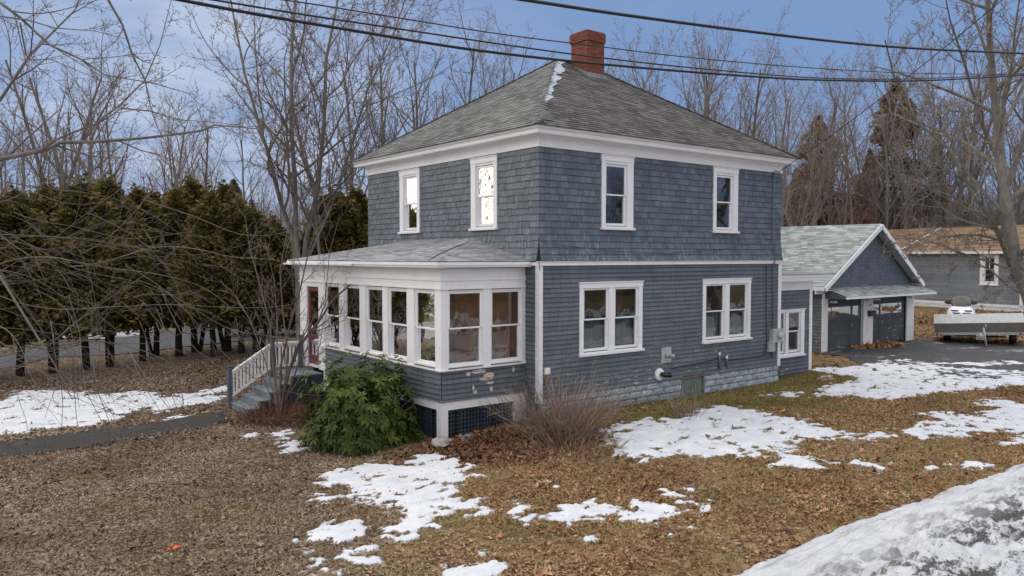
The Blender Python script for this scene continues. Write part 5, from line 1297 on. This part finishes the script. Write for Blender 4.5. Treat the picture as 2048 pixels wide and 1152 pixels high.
spruces([(470,58,360,1,.9),(430,62,395,0,.6),(505,60,400,1,.6),(680,40,385,0,.75),(715,42,420,0,.6),(-60,50,330,0,.9)],lambda k:ORD[k]+' dark spruce from the left in the background left of the house','spruces left of the house')

# brushy understorey far behind the garage and beyond the street: reads as one mass
def brush(name,label,x0,x1,d0,d1,hh,n,mat,seed):
    r=np.random.default_rng(seed); px=r.uniform(x0,x1,n); d=r.uniform(d0,d1,n)
    ax=np.array([[*GD(a,b)] for a,b in zip(px,d)]); 
    h_=hh*r.uniform(.5,1.1,n); lean=r.normal(0,.22,(n,2)); V=[];F=[];k=3
    segs=4; w=.012+.012*r.random(n)
    side=np.stack([np.cos(r.uniform(0,6.28,n)),np.sin(r.uniform(0,6.28,n))],1)
    vs=[]
    for s in range(segs+1):
        t=s/segs; c=ax+np.stack([lean[:,0]*h_*t+.15*t*np.sin(s*2+px),lean[:,1]*h_*t+.15*t*np.cos(s*1.7+px*3),h_*t],1)
        ww=(w*(1-.6*t))[:,None]; sv=np.concatenate([RT.x*np.ones((n,1)),RT.y*np.ones((n,1)),np.zeros((n,1))],1)
        o1=np.stack([np.cos(px*7),np.sin(px*7),0*px],1); o2=np.stack([-np.sin(px*7),np.cos(px*7),0*px],1)
        vs.append(np.stack([c+o1*ww,c-o1*ww*.5+o2*ww*.86,c-o1*ww*.5-o2*ww*.86],1))
    V=np.stack(vs,1)  # n,segs+1,3,3
    base=np.arange(n)*(segs+1)*3; F=[]
    for s in range(segs):
        for j in range(3): F.append(np.stack([base+s*3+j,base+s*3+(j+1)%3,base+(s+1)*3+(j+1)%3,base+(s+1)*3+j],1))
    o=np_mesh(name,V.reshape(-1,3),np.concatenate(F),mat,np.tile(r.random(n),segs*3))
    return tag(o,label,'undergrowth',None,'stuff')
brush('undergrowth','tangle of brown brush filling the woodland behind the garage',1440,2200,64,84,9.0,11000,M['twigfar'],1)
brush('undergrowth','grey brush far beyond the side street on the left',-250,720,60,80,8.0,8000,M['twigfar'],2)

for k,(x,y,q) in enumerate(((-12.5,18.5,1),(-15.5,25,3),(-19,20,4))):
    t=thing('bare_tree',(x,y,float(gz(x,y))),'bare tree standing past the left end of the hedge','tree','bare trees past the left end of the hedge'); t.rotation_euler=(0,0,k*2.)
    for nm,me in zip(('trunk','crown'),protos[q]):
        o=bpy.data.objects.new(nm,me); COL.objects.link(o); o.parent=t
# woodland across the main road, behind the viewpoint
for k in range(14):
    x=-34+k*6.2+random.uniform(-1,1); y=-38+random.uniform(-3,3)
    if k%2:
        t=thing('spruce_tree',(x,y,0),'tall spruce on the far side of the main road','tree','trees across the main road'); t.scale=(1.5,1.5,.75); pr_=spp[0]
    else:
        t=thing('bare_tree',(x,y,0),'bare tree on the far side of the main road','tree','bare trees across the main road'); t.scale=(.9,.9,.9); pr_=protos[k%5]
    for nm,me in zip(('trunk','crown'),pr_):
        o=bpy.data.objects.new(nm,me); COL.objects.link(o); o.parent=t

# ------------------------------------------------------------------ shrubs
# rhododendron
rf=G(735,912); rc=rf+Vector((FW.x,FW.y,0)).normalized()*1.05-RT*.28; rc.z=float(gz(rc.x,rc.y))
rh=thing('evergreen_shrub',rc,'dense dark green broadleaf evergreen bush in front of the porch','shrub')
r=np.random.default_rng(9); V=[];Fq=[];cc=[]
nw=1150
for k in range(nw):
    az=r.uniform(0,6.283); ct=r.uniform(0,1); depth=r.uniform(.72,1.03) if k>250 else r.uniform(.3,.75)
    th=math.acos(ct*.98); hr=1.20+.13*math.sin(az*3+1)+.1*math.sin(az*5); 
    prof=(math.sin(th))**.8; lump=1+.10*math.sin(az*6+th*5)+.07*math.sin(az*11-th*9)
    hz_=1.66*(1+.12*math.sin(az*2+2)*math.sin(th))
    c=Vector((math.cos(az)*hr*prof*depth*lump, math.sin(az)*hr*.86*prof*depth*lump, .10+hz_*ct**1.05*depth*lump))
    out=Vector((math.cos(az)*prof,math.sin(az)*prof,.35+ct)).normalized(); out=(out+Vector(r.normal(0,.22,3))).normalized()
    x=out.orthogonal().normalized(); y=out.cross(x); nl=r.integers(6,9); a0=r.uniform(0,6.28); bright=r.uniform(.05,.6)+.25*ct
    for j in range(nl):
        a=a0+6.283*j/nl+r.uniform(-.2,.2); rad=(x*math.cos(a)+y*math.sin(a)); el_=r.uniform(-.25,.45)
        dr=(rad*math.cos(el_)+out*math.sin(el_)).normalized(); L=r.uniform(.13,.19); wv=L*.40; sd=dr.cross(out).normalized()
        drp=Vector((0,0,-1))
        p0=c+dr*.01; p1=c+dr*L*.5+out*.010; p2=c+dr*L+drp*L*.28
        i=len(V); sag=-out*wv*.28
        V+= [p0,p1+sd*wv*.5+sag,p2,p1-sd*wv*.5+sag,p1]
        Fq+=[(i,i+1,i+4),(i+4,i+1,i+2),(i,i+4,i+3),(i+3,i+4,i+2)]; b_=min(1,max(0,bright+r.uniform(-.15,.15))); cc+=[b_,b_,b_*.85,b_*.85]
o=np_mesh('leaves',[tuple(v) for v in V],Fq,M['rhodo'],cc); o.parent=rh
mb=MB(); random.seed(3)
for k in range(70):
    az=random.uniform(0,6.28); R=random.uniform(.5,1.15); hh=random.uniform(.3,1.3); mb.tube([rc+Vector((math.cos(az)*.15,math.sin(az)*.15,-.05)),rc+Vector((math.cos(az)*R*.5,math.sin(az)*R*.45,hh*.55)),rc+Vector((math.cos(az)*R,math.sin(az)*R*.86,hh))],[.02,.014,.006],5)
mb.build('stems',M['twig'],rh)

# bare multi-stem shrub beside the steps
random.seed(44); bs=G(562,835)
sh=thing('bare_shrub',bs,'bare many-stemmed shrub leaning across the porch beside the steps','shrub')
a,b=MB(),MB(); prmS=dict(BASE); prmS.update(seg=[8,7,5,4],wig=[.05,.10,.14,.18],up=[.03,.05,.04,.02],nch=[8,6,4],start=[.3,.2,.2],ang=[34,38,42],ratio=[.42,.45,.4],rr=[.55,.55,.6],rmin=.0035,trunklvl=0,sides=[7,5,4,3])
db=(bs-CAM).dot(FW)
for (pts,r0) in (([(566,790),(578,740),(600,690),(640,640),(665,600),(700,570),(740,545)],.055),([(560,790),(562,730),(580,650),(600,580),(618,500),(640,430)],.04),([(552,790),(545,720),(540,650),(520,570),(500,500),(490,430)],.026),([(548,790),(530,720),(500,640),(470,590),(440,560)],.020),([(570,790),(575,700),(565,620),(560,540),(575,460),(585,400)],.028),([(575,790),(600,720),(640,660),(690,640),(720,560)],.024),([(556,790),(550,740),(556,660),(548,560),(530,480)],.020),([(566,790),(590,700),(650,600),(660,500),(680,430)],.022),([(545,800),(520,740),(490,690),(455,640)],.015),([(570,800),(610,740),(640,690),(655,600)],.015)):
    dd_=random.uniform(-.5,.5); P3=[bs+Vector((random.uniform(-.1,.1),random.uniform(-.1,.1),-.05))]+[P(x,y,db+dd_*(i+1)/len(pts)) for i,(x,y) in enumerate(pts)]
    rad=[r0*(1-.75*i/(len(P3)-1)) for i in range(len(P3))]; dirs=[(P3[min(i+1,len(P3)-1)]-P3[max(i-1,0)]).normalized() for i in range(len(P3))]
    a.tube(P3,rad,7,random.random(),0,False); L=sum((q-p).length for p,q in zip(P3[:-1],P3[1:]))
    children((a,b),P3,rad,dirs,L*.8,0,prmS,8,.35)
a.build('stems',M['twig'],sh,True); b.build('twigs',M['twig'],sh)

def stem_clump(name,label,cat,base,n,R,H,spread,mat,rmin=.0035,kids=2,seed=0,seg=5,ell=1.):
    random.seed(seed); t=thing(name,base,label,cat); mb=MB()
    for k in range(n):
        az=random.uniform(0,6.28); q=R*math.sqrt(random.random()); p=base+Vector((math.cos(az)*q*ell,math.sin(az)*q,-.04)); hh=H*random.uniform(.45,1.05)
        d=(Vector((math.cos(az)*q*spread/R,math.sin(az)*q*spread/R,1))+rvec()*.16).normalized(); pts=[p]
        for i in range(seg): d=(d+rvec()*.09+Vector((0,0,-.02))).normalized(); pts.append(pts[-1]+d*hh/seg)
        mb.tube(pts,[rmin*1.6*(1-.55*i/seg) for i in range(seg+1)],3,random.random(),0,False)
        for c in range(kids):
            i=random.randint(1,seg-1); e=(d+rvec()*.5).normalized(); q=pts[i]; l=hh*random.uniform(.15,.4); mb.tube([q,q+e*l*.5,q+(e+rvec()*.15).normalized()*l],[rmin,rmin*.8,rmin*.6],3,random.random(),0,False)
    mb.build('stems',mat,t); return t
stem_clump('twiggy_bush','tall tangled dry brown twig bush at the corner of the house','shrub',Vector((-.55,-1.35,float(gz(-.55,-1.35)))),340,.50,1.45,1.0,M['drytwig'],.0038,3,1)
stem_clump('twiggy_bush','small clump of dry stems standing at the snow edge under the basement window','shrub',Vector((2.95,-1.6,0)),38,.28,.75,.5,M['drytwig'],.0045,2,2)
stem_clump('dry_weeds','low mat of reddish dry weeds under the bare shrub beside the steps','weeds',bs+Vector((.15,-.2,0)),900,1.0,.45,.6,simple('reddish_dry_stem',(.20,.105,.07),(.11,.055,.038),5,.95,.05,.9,.1),.004,1,3,4,1.2)
stem_clump('dry_weeds','sprawl of dead stems on the leaf bed in front of the twig bush','weeds',Vector((-1.0,-2.3,float(gz(-1,-2.3)))),160,.9,.5,1.8,M['drytwig'],.004,1,4,4,1.0)
stem_clump('dry_weeds','thin dead stems against the foundation beside the corner board','weeds',Vector((.9,-.5,0)),90,.5,.8,.5,M['drytwig'],.003,1,6,4,1.6)

# ------------------------------------------------------------------ ground cover: leaves and grass
def litter(name,label,n,boxes,size,mat,seed,curl=.35,avoid=True,dens=None,lift=.004):
    r=np.random.default_rng(seed); (x0,x1,y0,y1)=boxes
    x=r.uniform(x0,x1,n); y=r.uniform(y0,y1,n)
    rel=np.stack([x-CAM.x,y-CAM.y],1); dep=rel@np.array([FW.x,FW.y]); 
    keep=np.ones(n,bool)
    if dens is not None: keep&=r.random(n)<dens(x,y)
    ins=(x>-.05)&(x<9.1)&(y>-.03)&(y<8)|(x>-2.25)&(x<.1)&(y>.45)&(y<7.7)|(x>9)&(x<11.7)&(y>.5)|(x>16.2)&(x<23.5)&(y>2.95)
    keep&=~ins; keep&=(y>-7.6-.07*np.clip(x,0,12))
    if avoid: sdv=snow_sd(x,y); keep&=(sdv<.0)|(r.random(n)<.010+.32*np.exp(-np.clip(sdv,0,9)/.07))
    # keep the walkway mostly clear
    wa=np.array([[p.x,p.y] for p in wl]+[[p.x,p.y] for p in wr[::-1]]); keep&=(inside_sd(x,y,[tuple(q) for q in wa])<0)|(r.random(n)<.03)
    x=x[keep];y=y[keep];n=len(x)
    z=gz(x,y)+.012*np.sin(x*1.7+y*.6)*np.sin(y*1.3-x*.5)+lift+r.uniform(0,.016,n)
    a=r.uniform(0,6.283,n); s=size*np.exp(r.normal(-.1,.38,n)); asp=r.uniform(.45,.8,n)
    tx,ty=r.normal(0,curl,n),r.normal(0,curl,n)
    ux=np.stack([np.cos(a),np.sin(a),tx],1); uy=np.stack([-np.sin(a),np.cos(a),ty],1)
    c=np.stack([x,y,z+.3*s*np.maximum(abs(tx),abs(ty))],1); S=s[:,None]; W=(s*asp)[:,None]
    up=np.zeros((n,3)); up[:,2]=s*r.uniform(.0,.35,n)
    p0=c-ux*S*.5+up; p1=c+uy*W*.5-ux*S*.1; p2=c+ux*S*.5+up; p3=c-uy*W*.5+ux*S*.05
    V=np.stack([p0,p1,p2,p3],1).reshape(-1,3); b=np.arange(n)*4; F=np.concatenate([np.stack([b,b+1,b+3],1),np.stack([b+1,b+2,b+3],1)])
    col=r.random(n); o=np_mesh(name,V,F,mat,np.concatenate([col,col])); tag(o,label,'leaves',None,'stuff'); return o
def sside(x,y): return x-(.40*y-5.3)+1.2*vnoise(x,y,.6,21)
gray=lambda x,y: (1-smooth(-.4,2.6,sside(x,y)))*np.where(vnoise(x,y,.7,26)>.40,.5,1.)
oran=lambda x,y: smooth(-.4,2.6,sside(x,y))*np.clip(.55+1.2*vnoise(x,y,.8,22)+.5*((y<-3)&(y>-9))*.3,.12,1)
litter('fallen_leaves','grey-brown fallen leaves carpeting the left side of the lawn',190000,(-11,-1,-8,6),.037,M['leafB'],1,.35,True,gray)
litter('fallen_leaves','grey-brown fallen leaves further back on the left lawn',90000,(-12,2,5,16),.055,M['leafB'],2,.3,True)
litter('fallen_leaves','orange-brown fallen leaves over the lawn on the road side',190000,(-8,14,-8.4,.2),.042,M['leafO'],3,.35,True,lambda x,y:oran(x,y)*np.where((y>-2.2)&(x>1.5)&(x<12),.18,1))
litter('fallen_leaves','thick reddish leaves bedded under the porch bushes',45000,(-5,2,-3,1.2),.055,M['leafR'],4,.45,True,lambda x,y:np.clip(1.3-np.hypot((x+1.3)*.55,y+.7)*.75,0,1))
litter('fallen_leaves','rusty leaves around the trailer and garage',60000,(13,42,-9,9),.09,M['leafO'],5,.4,True,lambda x,y:((x>24.5)|(y>1.5)&(x>11.6)&(x<16)|(x<13.3)|(y<-7))*np.clip(.5+vnoise(x,y,.5,24),0,1))
litter('fallen_leaves','windblown leaf pile at the foot of the garage doors',3500,(18.2,22,1.5,3.0),.11,M['leafO'],6,.5,False,lambda x,y:np.clip(1.2-np.hypot((x-19.8)/1.8,(y-2.9)/.8),0,1),.03)
def blades(name,label,n,bx,hh,mat,seed,dens):
    r=np.random.default_rng(seed); x=r.uniform(bx[0],bx[1],n); y=r.uniform(bx[2],bx[3],n)
    keep=(r.random(n)<dens(x,y))&((snow_sd(x,y)<.02)|(r.random(n)<.10))&~((x>-.05)&(x<9.1)&(y>-.03)|(x>-2.25)&(x<.1)&(y>.45)|(x>9)&(x<11.7)&(y>.5))&(y>-7.5-.07*np.clip(x,0,12))
    x=x[keep];y=y[keep];n=len(x); z=gz(x,y)+.012*np.sin(x*1.7+y*.6)*np.sin(y*1.3-x*.5)
    h_=hh*r.uniform(.5,1.3,n); a=r.uniform(0,6.283,n); ln=r.normal(0,1.,(n,2))*h_[:,None]*.9; w=.006
    b0=np.stack([x-np.cos(a)*w,y-np.sin(a)*w,z],1); b1=np.stack([x+np.cos(a)*w,y+np.sin(a)*w,z],1); t=np.stack([x+ln[:,0],y+ln[:,1],z+h_],1)
    o=np_mesh(name,np.stack([b0,b1,t],1).reshape(-1,3),np.arange(3*n).reshape(-1,3),mat,r.random(n)); return tag(o,label,'grass',None,'stuff')
blades('grass','short straw-coloured winter grass showing through the leaves',150000,(-8,14,-8.4,.4),.05,M['grass'],7,lambda x,y:np.clip(.15+oran(x,y)*.2+1.2*(vnoise(x,y,.9,25)>.0)*smooth(-.4,2.6,sside(x,y)),0,1))
blades('grass','green mossy grass along the foundation and in scattered tufts',170000,(-9,13,-8,1.5),.045,M['moss'],8,lambda x,y:np.clip(smooth(-3.4,-1.6,y)*smooth(1,2.2,x)*1.0+.5*(vnoise(x,y,.7,26)>.36),0,1))

# rocks, scrap
def rock(px,py,s,label,seed,mat,flat=.55,at=None):
    random.seed(seed); g=at or G(px,py); mb=MB(); nu,nv=14,8; sd_=Vector((random.random()*9,random.random()*9,3))
    def pt(i,j):
        a=6.283*i/nu; b=math.pi*j/nv; d=Vector((math.cos(a)*math.sin(b),math.sin(a)*math.sin(b),math.cos(b)))
        f=1+.55*noise.noise(d*1.6+sd_)+.25*noise.noise(d*4+sd_); return g+Vector((d.x*s*f*1.3,d.y*s*f,d.z*s*f*flat+s*.15))
    for i in range(nu):
        for j in range(nv): mb.face([pt(i,j),pt((i+1)%nu,j),pt((i+1)%nu,j+1),pt(i,j+1)],.5)
    o=mb.build('rock',mat,None,False,at=g); tag(o,label,'rock')
rm1=simple('pale_lichen_rock',(.42,.40,.37),(.20,.17,.15),7,.9,.1,.1,.6,.02); rm2=simple('grey_rock',(.26,.24,.23),(.14,.12,.11),7,.9,.1,.1,.5,.02); rm3=simple('tan_field_stone',(.42,.35,.28),(.28,.22,.17),5,.9,.1,.1,.4,.02)
rock(872,888,.17,'jagged pale rock at the foot of the white porch corner post',1,rm1,.6,Vector((-2.5,.02,-.12)))
rock(935,877,.11,'smaller rounded grey rock in the leaf bed in front of the lattice',2,rm2,.7)
rock(975,870,.07,'small dark brick-like stone lying beside the rock at the lattice',3,simple('dark_stone',(.06,.055,.055),(.04,.04,.04)),.5)
rock(1652,760,.22,'tan field stone lying at the snow edge near the side wing',4,rm3,.5)
rock(1560,735,.0001,'',5,rm3) if False else None
g=G(345,1101); mb=MB(); random.seed(2)
for (a,l) in ((.3,.13),(2.6,.16),(3.6,.1)):
    d=Vector((math.cos(a),math.sin(a),0)); s=Vector((-d.y,d.x,0))*.025; mb.face([g+s+Vector((0,0,.02)),g+d*l*.5+s*1.3+Vector((0,0,.05)),g+d*l+Vector((0,0,.02)),g+d*l*.5-s*1.2+Vector((0,0,.03)),g-s+Vector((0,0,.02))],.5)
tag(mb.build('scrap',simple('orange_red_plastic',(.75,.10,.03),(.6,.07,.02),5,.5),None,False,at=g),'torn bright orange-red scrap lying on the grey-brown leaves','litter')

# ------------------------------------------------------------------ overhead lines
def wire(label,pts,yplane,r,extend=None):
    """pixel control points traced on a vertical plane along the road"""
    P3=[]
    for (px,py) in pts:
        d=ray(px,py); t=(yplane-CAM.y)/d.y; P3.append(CAM+d*t)
    # smooth Catmull-Rom, extended past the frame on both sides
    a=P3[0]+(P3[0]-P3[1]); b=P3[-1]+(P3[-1]-P3[-2]); Q=[a]+P3+[b]; out=[]
    for i in range(1,len(Q)-2):
        for k in range(8):
            t=k/8; p0,p1,p2,p3=Q[i-1],Q[i],Q[i+1],Q[i+2]
            out.append(.5*((2*p1)+(p2-p0)*t+(2*p0-5*p1+4*p2-p3)*t*t+(3*p1-p0-3*p2+p3)*t**3))
    out.append(P3[-1]); out.insert(0,P3[0]+(P3[0]-P3[1]).normalized()*6); e=(P3[-1]-P3[-2]).normalized(); out+= [P3[-1]+e*4+Vector((0,0,.3)),P3[-1]+e*9+Vector((0,0,1.2))]
    mb=MB(); mb.tube(out,[r]*len(out),6,.5); return tag(mb.build('utility_line',M['wire'],None,True,at=out[0]),label,'cable','overhead lines along the road')
wire('thick overhead line crossing the clear sky at the upper right',[(1000,-8),(1250,30),(1500,63),(1700,86),(1850,98),(2048,107),(2150,110)],-9.0,.012)
wire('thickest overhead line, lowest one passing in front of the chimney foot',[(300,-12),(500,26),(700,60),(950,100),(1200,128),(1450,149),(1640,160),(1850,161),(2048,150),(2150,143)],-8.0,.011)
wire('middle overhead line passing across the chimney above the thickest one',[(380,-8),(600,28),(800,58),(1000,88),(1190,114),(1400,137),(1640,156),(1850,157),(2048,147),(2150,142)],-8.05,.0065)
wire('thin upper overhead line crossing the top of the chimney',[(500,-10),(650,12),(811,38),(1000,68),(1190,92),(1400,117),(1640,137),(1850,147),(2048,148),(2150,147)],-7.9,.005)
d=ray(2010,-5); t=(-8.0-CAM.y)/d.y; p0=CAM+ray(2010,-5)*(16.)
p1=Vector((8.62,-.16,5.97)); mb=MB(); pts=[]
for i in range(21):
    t=i/20; q=p0.lerp(p1,t); q.z-=.12*math.sin(math.pi*t); pts.append(q)
mb.tube(pts,[.010]*21,6,.5); tag(mb.build('service_cable',M['wire'],None,True,at=p1),'cable slanting down from the upper right to the house eave corner','cable')

# ------------------------------------------------------------------ beyond the hedge: sign, car, houses
g=GD(453,33); sg=thing('road_sign',g,'yellow-orange diamond road sign seen between the hedge trunks','sign'); zc_=(CAM+ray(453,641)*33).z
s_=.30; mb=MB(); vd=Vector((FW.x,FW.y,0)).normalized(); c=Vector((g.x,g.y,zc_)); mb.hexa([c-RT*s_,c-Vector((0,0,s_)),c+RT*s_,c+Vector((0,0,s_)),c-RT*s_+vd*.02,c-Vector((0,0,s_))+vd*.02,c+RT*s_+vd*.02,c+Vector((0,0,s_))+vd*.02]); mb.build('sign_face',simple('amber_sign_paint',(.85,.38,.02),(.8,.34,.02),3,.4),sg)
mb=MB(); mb.tube([Vector((g.x,g.y,g.z))+vd*.05,c+vd*.05],[.03,.03],6); mb.build('post',M['metal'],sg)
# parked dark car
def car(loc,rot,col,label):
    t=thing('parked_car',loc,label,'car'); t.rotation_euler=(0,0,rot); 
    prof=[(-2.2,.35),(-2.25,.75),(-2.1,.95),(-1.5,1.02),(-.95,1.45),(-.2,1.52),(.6,1.48),(1.25,1.02),(2.05,.90),(2.25,.7),(2.25,.35)]
    def put(name,mb,mat,par=None,sm_=False):
        me=mb.mesh(name,mat,(0,0,0),sm_); o=bpy.data.objects.new(name,me); COL.objects.link(o); o.parent=par or t; return o
    mb=MB(); W=.88
    for (x0,z0),(x1,z1) in zip(prof[:-1],prof[1:]):
        k0=1-.16*max(0,(z0-.95)/.55); k1=1-.16*max(0,(z1-.95)/.55); mb.face([(x0,-W*k0,z0),(x1,-W*k1,z1),(x1,W*k1,z1),(x0,W*k0,z0)],.5)
    for s in (-1,1): mb.face([(x,s*W*(1-.16*max(0,(z-.95)/.55)),z) for x,z in prof],.5)
    mb.face([(-2.2,-W,.35),(2.25,-W,.35),(2.25,W,.35),(-2.2,W,.35)],.5)
    put('body',mb,simple('dark_car_paint',col,col,3,.25,.5,.02,.0))
    mb=MB()
    for s in (-1,1): mb.face([(-1.35,s*.885,1.04),(1.05,s*.885,1.04),(.5,s*.80,1.42),(-.85,s*.80,1.40)],.5)
    put('side_window',mb,M['smoked'])
    for x in (-1.38,1.38):
        for s in (-1,1):
            mb=MB(); mb.tube([Vector((x,s*.70,.33)),Vector((x,s*.91,.33))],[.34,.34],20); wv=put('wheel',mb,M['plastic_black'],None,True)
            mb=MB(); 
            for q in range(10):
                a=6.283*q/10; mb.bar((x,s*.925,.33),(x+math.cos(a)*.24,s*.925,.33+math.sin(a)*.24),.045,.02,upv=(0,1,0))
            put('rim',mb,M['metal'],wv)
    return t
g=GD(560,36); car(Vector((g.x,g.y,float(gz(g.x,g.y))+.03)),-YAW+.15,(.012,.012,.014),'dark car parked beyond the side street, half hidden by the hedge trunks')
g=GD(292,42); car(Vector((g.x,g.y,float(gz(g.x,g.y))+.03)),.4,(.45,.06,.02),'red-orange car barely visible through the hedge trunks')
def far_house(px,d,w,h,rh_,col,rcol,label,rot=0.):
    g=GD(px,d); t=thing('distant_house',g,label,'house'); t.rotation_euler=(0,0,rot-YAW)
    def put(name,mb,mat):
        me=mb.mesh(name,mat); o=bpy.data.objects.new(name,me); COL.objects.link(o); o.parent=t; return o
    mb=MB((0,0,0),(1,0,0),(0,1,0)); mb.box(-w/2,w/2,0,6,-.3,h); mb.fT([(-w/2,0,h),(-w/2,6,h),(-w/2,3,h+rh_)]); mb.fT([(w/2,0,h),(w/2,6,h),(w/2,3,h+rh_)]); put('wall',mb,simple('far_house_wall',col,tuple(c*.85 for c in col)))
    mb=MB(); mb.face([(-w/2-.3,-.4,h-.15),(w/2+.3,-.4,h-.15),(w/2+.3,3,h+rh_+.05),(-w/2-.3,3,h+rh_+.05)]); mb.face([(-w/2-.3,6.4,h-.15),(w/2+.3,6.4,h-.15),(w/2+.3,3,h+rh_+.05),(-w/2-.3,3,h+rh_+.05)]); put('roof',mb,simple('far_house_roof',rcol,tuple(c*.8 for c in rcol)))
    for u in (-w*.3,0,w*.3):
        mb=MB((0,0,0),(1,0,0),(0,-1,0)); mb.box(u-.45,u+.45,.0,.03,1.1,2.3); put('window',mb,M['smoked'])
far_house(462,66,9,5.0,2.2,(.72,.73,.76),(.35,.36,.40),'white two-storey house glimpsed through the hedge left of the porch',.2)
far_house(150,70,12,3.0,2.0,(.62,.63,.66),(.5,.52,.56),'pale low house glimpsed through the hedge at far left',-.1)
far_house(1685,66,5,6.5,1.5,(.38,.10,.04),(.16,.07,.04),'small rust-red building glimpsed above the garage roof',.1)

# ------------------------------------------------------------------ sky and sun
SUN_AZ, SUN_EL = R_(-42), R_(14)
wd=bpy.data.worlds.new('World'); SC.world=wd; wd.use_nodes=True; nt=wd.node_tree; nt.nodes.clear()
class WT(NT):
    def __init__(s): s.t=nt
w=WT(); out=w.n('ShaderNodeOutputWorld'); bg=w.n('ShaderNodeBackground'); bg.inputs[1].default_value=.10
sky=w.n('ShaderNodeTexSky', sky_type='NISHITA'); sky.sun_disc=False; sky.sun_elevation=SUN_EL; sky.sun_rotation=SUN_AZ; sky.air_density=1.0; sky.dust_density=1.0; sky.ozone_density=2.0
tc_=w.n('ShaderNodeTexCoord'); sp=w.n('ShaderNodeSeparateXYZ'); w.l(tc_.outputs['Generated'],sp.inputs[0])
den=w.math('ADD',w.math('MAXIMUM',sp.outputs[2],0.0),.16)
cx=w.n('ShaderNodeCombineXYZ'); w.l(w.math('DIVIDE',sp.outputs[0],den),cx.inputs[0]); w.l(w.math('DIVIDE',sp.outputs[1],den),cx.inputs[1]); cx.inputs[2].default_value=3.7
n1=w.noise(cx.outputs[0],.62,6,.55,.44,.64)
n2=w.noise(cx.outputs[0],2.4,6,.6,.3,.75)
# thicker cloud toward the sunset side
dt=w.n('ShaderNodeVectorMath',operation='DOT_PRODUCT'); w.l(tc_.outputs['Generated'],dt.inputs[0])
dt.inputs[1].default_value=(math.sin(SUN_AZ)*math.cos(SUN_EL),math.cos(SUN_AZ)*math.cos(SUN_EL),math.sin(SUN_EL))
side=w.n('ShaderNodeMapRange'); side.inputs[1].default_value=.15; side.inputs[2].default_value=.85; w.l(dt.outputs['Value'],side.inputs[0])
glow=w.n('ShaderNodeMapRange'); glow.inputs[1].default_value=.80; glow.inputs[2].default_value=1.0; w.l(dt.outputs['Value'],glow.inputs[0])
lf=w.n('ShaderNodeVectorMath',operation='DOT_PRODUCT'); w.l(tc_.outputs['Generated'],lf.inputs[0]); lf.inputs[1].default_value=(math.sin(YAW-.36)*.985,math.cos(YAW-.36)*.985,.17)
lb=w.n('ShaderNodeMapRange'); lb.inputs[1].default_value=.955; lb.inputs[2].default_value=.995; w.l(lf.outputs['Value'],lb.inputs[0])
mask=w.math('MULTIPLY',n1,w.math('MULTIPLY_ADD',side.outputs[0],.62,.25)); mask=w.math('MAXIMUM',mask,w.math('MULTIPLY',lb.outputs[0],w.math('MULTIPLY_ADD',n2,.5,.45))); 
cl=w.mix(n2,(3.9,4.9,7.0),(6.6,7.3,8.7))
blue=w.mix(.88,sky.outputs[0],(2.15,3.40,6.15))
hz=w.n('ShaderNodeMapRange'); hz.inputs[1].default_value=.30; hz.inputs[2].default_value=.0; w.l(sp.outputs[2],hz.inputs[0])
blue=w.mix(w.math('MULTIPLY',hz.outputs[0],.55),blue,(2.1,3.5,6.3))
c=w.mix(mask,blue,cl)
g2=w.math('POWER',glow.outputs[0],1.6)
gl_=w.mix(g2,(0,0,0),(15,11.5,6.2)); c=w.mix(1.,c,gl_,'ADD')
ov=w.n('ShaderNodeMapRange'); ov.inputs[1].default_value=.42; ov.inputs[2].default_value=.75; w.l(sp.outputs[2],ov.inputs[0])
c=w.mix(ov.outputs[0],c,w.mix(n2,(16,15.7,15.7),(23,22.2,21.6)))  # brighter sky overhead, out of frame, added to light the scene
bk=w.n('ShaderNodeVectorMath',operation='DOT_PRODUCT'); w.l(tc_.outputs['Generated'],bk.inputs[0]); bk.inputs[1].default_value=(-math.sin(YAW),-math.cos(YAW),.1)
bf=w.n('ShaderNodeMapRange'); bf.inputs[1].default_value=.1; bf.inputs[2].default_value=.6; w.l(bk.outputs['Value'],bf.inputs[0])
c=w.mix(bf.outputs[0],c,w.mix(n2,(9.8,9.9,10.8),(13.8,13.6,13.8)))  # brighter sky behind the camera, unseen, added to light the walls
gd=w.n('ShaderNodeMapRange'); gd.inputs[1].default_value=.0; gd.inputs[2].default_value=-.05; w.l(sp.outputs[2],gd.inputs[0])
c=w.mix(gd.outputs[0],c,(1.4,1.3,1.2))
w.l(c,bg.inputs[0]); w.l(bg.outputs[0],out.inputs[0])
sd_=bpy.data.lights.new('sun','SUN'); sd_.energy=.65; sd_.angle=R_(18); sd_.color=(1,.93,.84)
so=bpy.data.objects.new('sun',sd_); COL.objects.link(so)
el=R_(24); v=Vector((math.sin(SUN_AZ)*math.cos(el),math.cos(SUN_AZ)*math.cos(el),math.sin(el))); so.rotation_euler=v.to_track_quat('Z','Y').to_euler()
so.location=(-20,20,20)
SC.view_settings.view_transform='Standard'; SC.view_settings.look='None'; SC.view_settings.exposure=0; SC.view_settings.gamma=1
SC.cycles.max_bounces=6; SC.cycles.transparent_max_bounces=12; SC.cycles.diffuse_bounces=3; SC.cycles.glossy_bounces=3
SC.cycles.sample_clamp_indirect=6
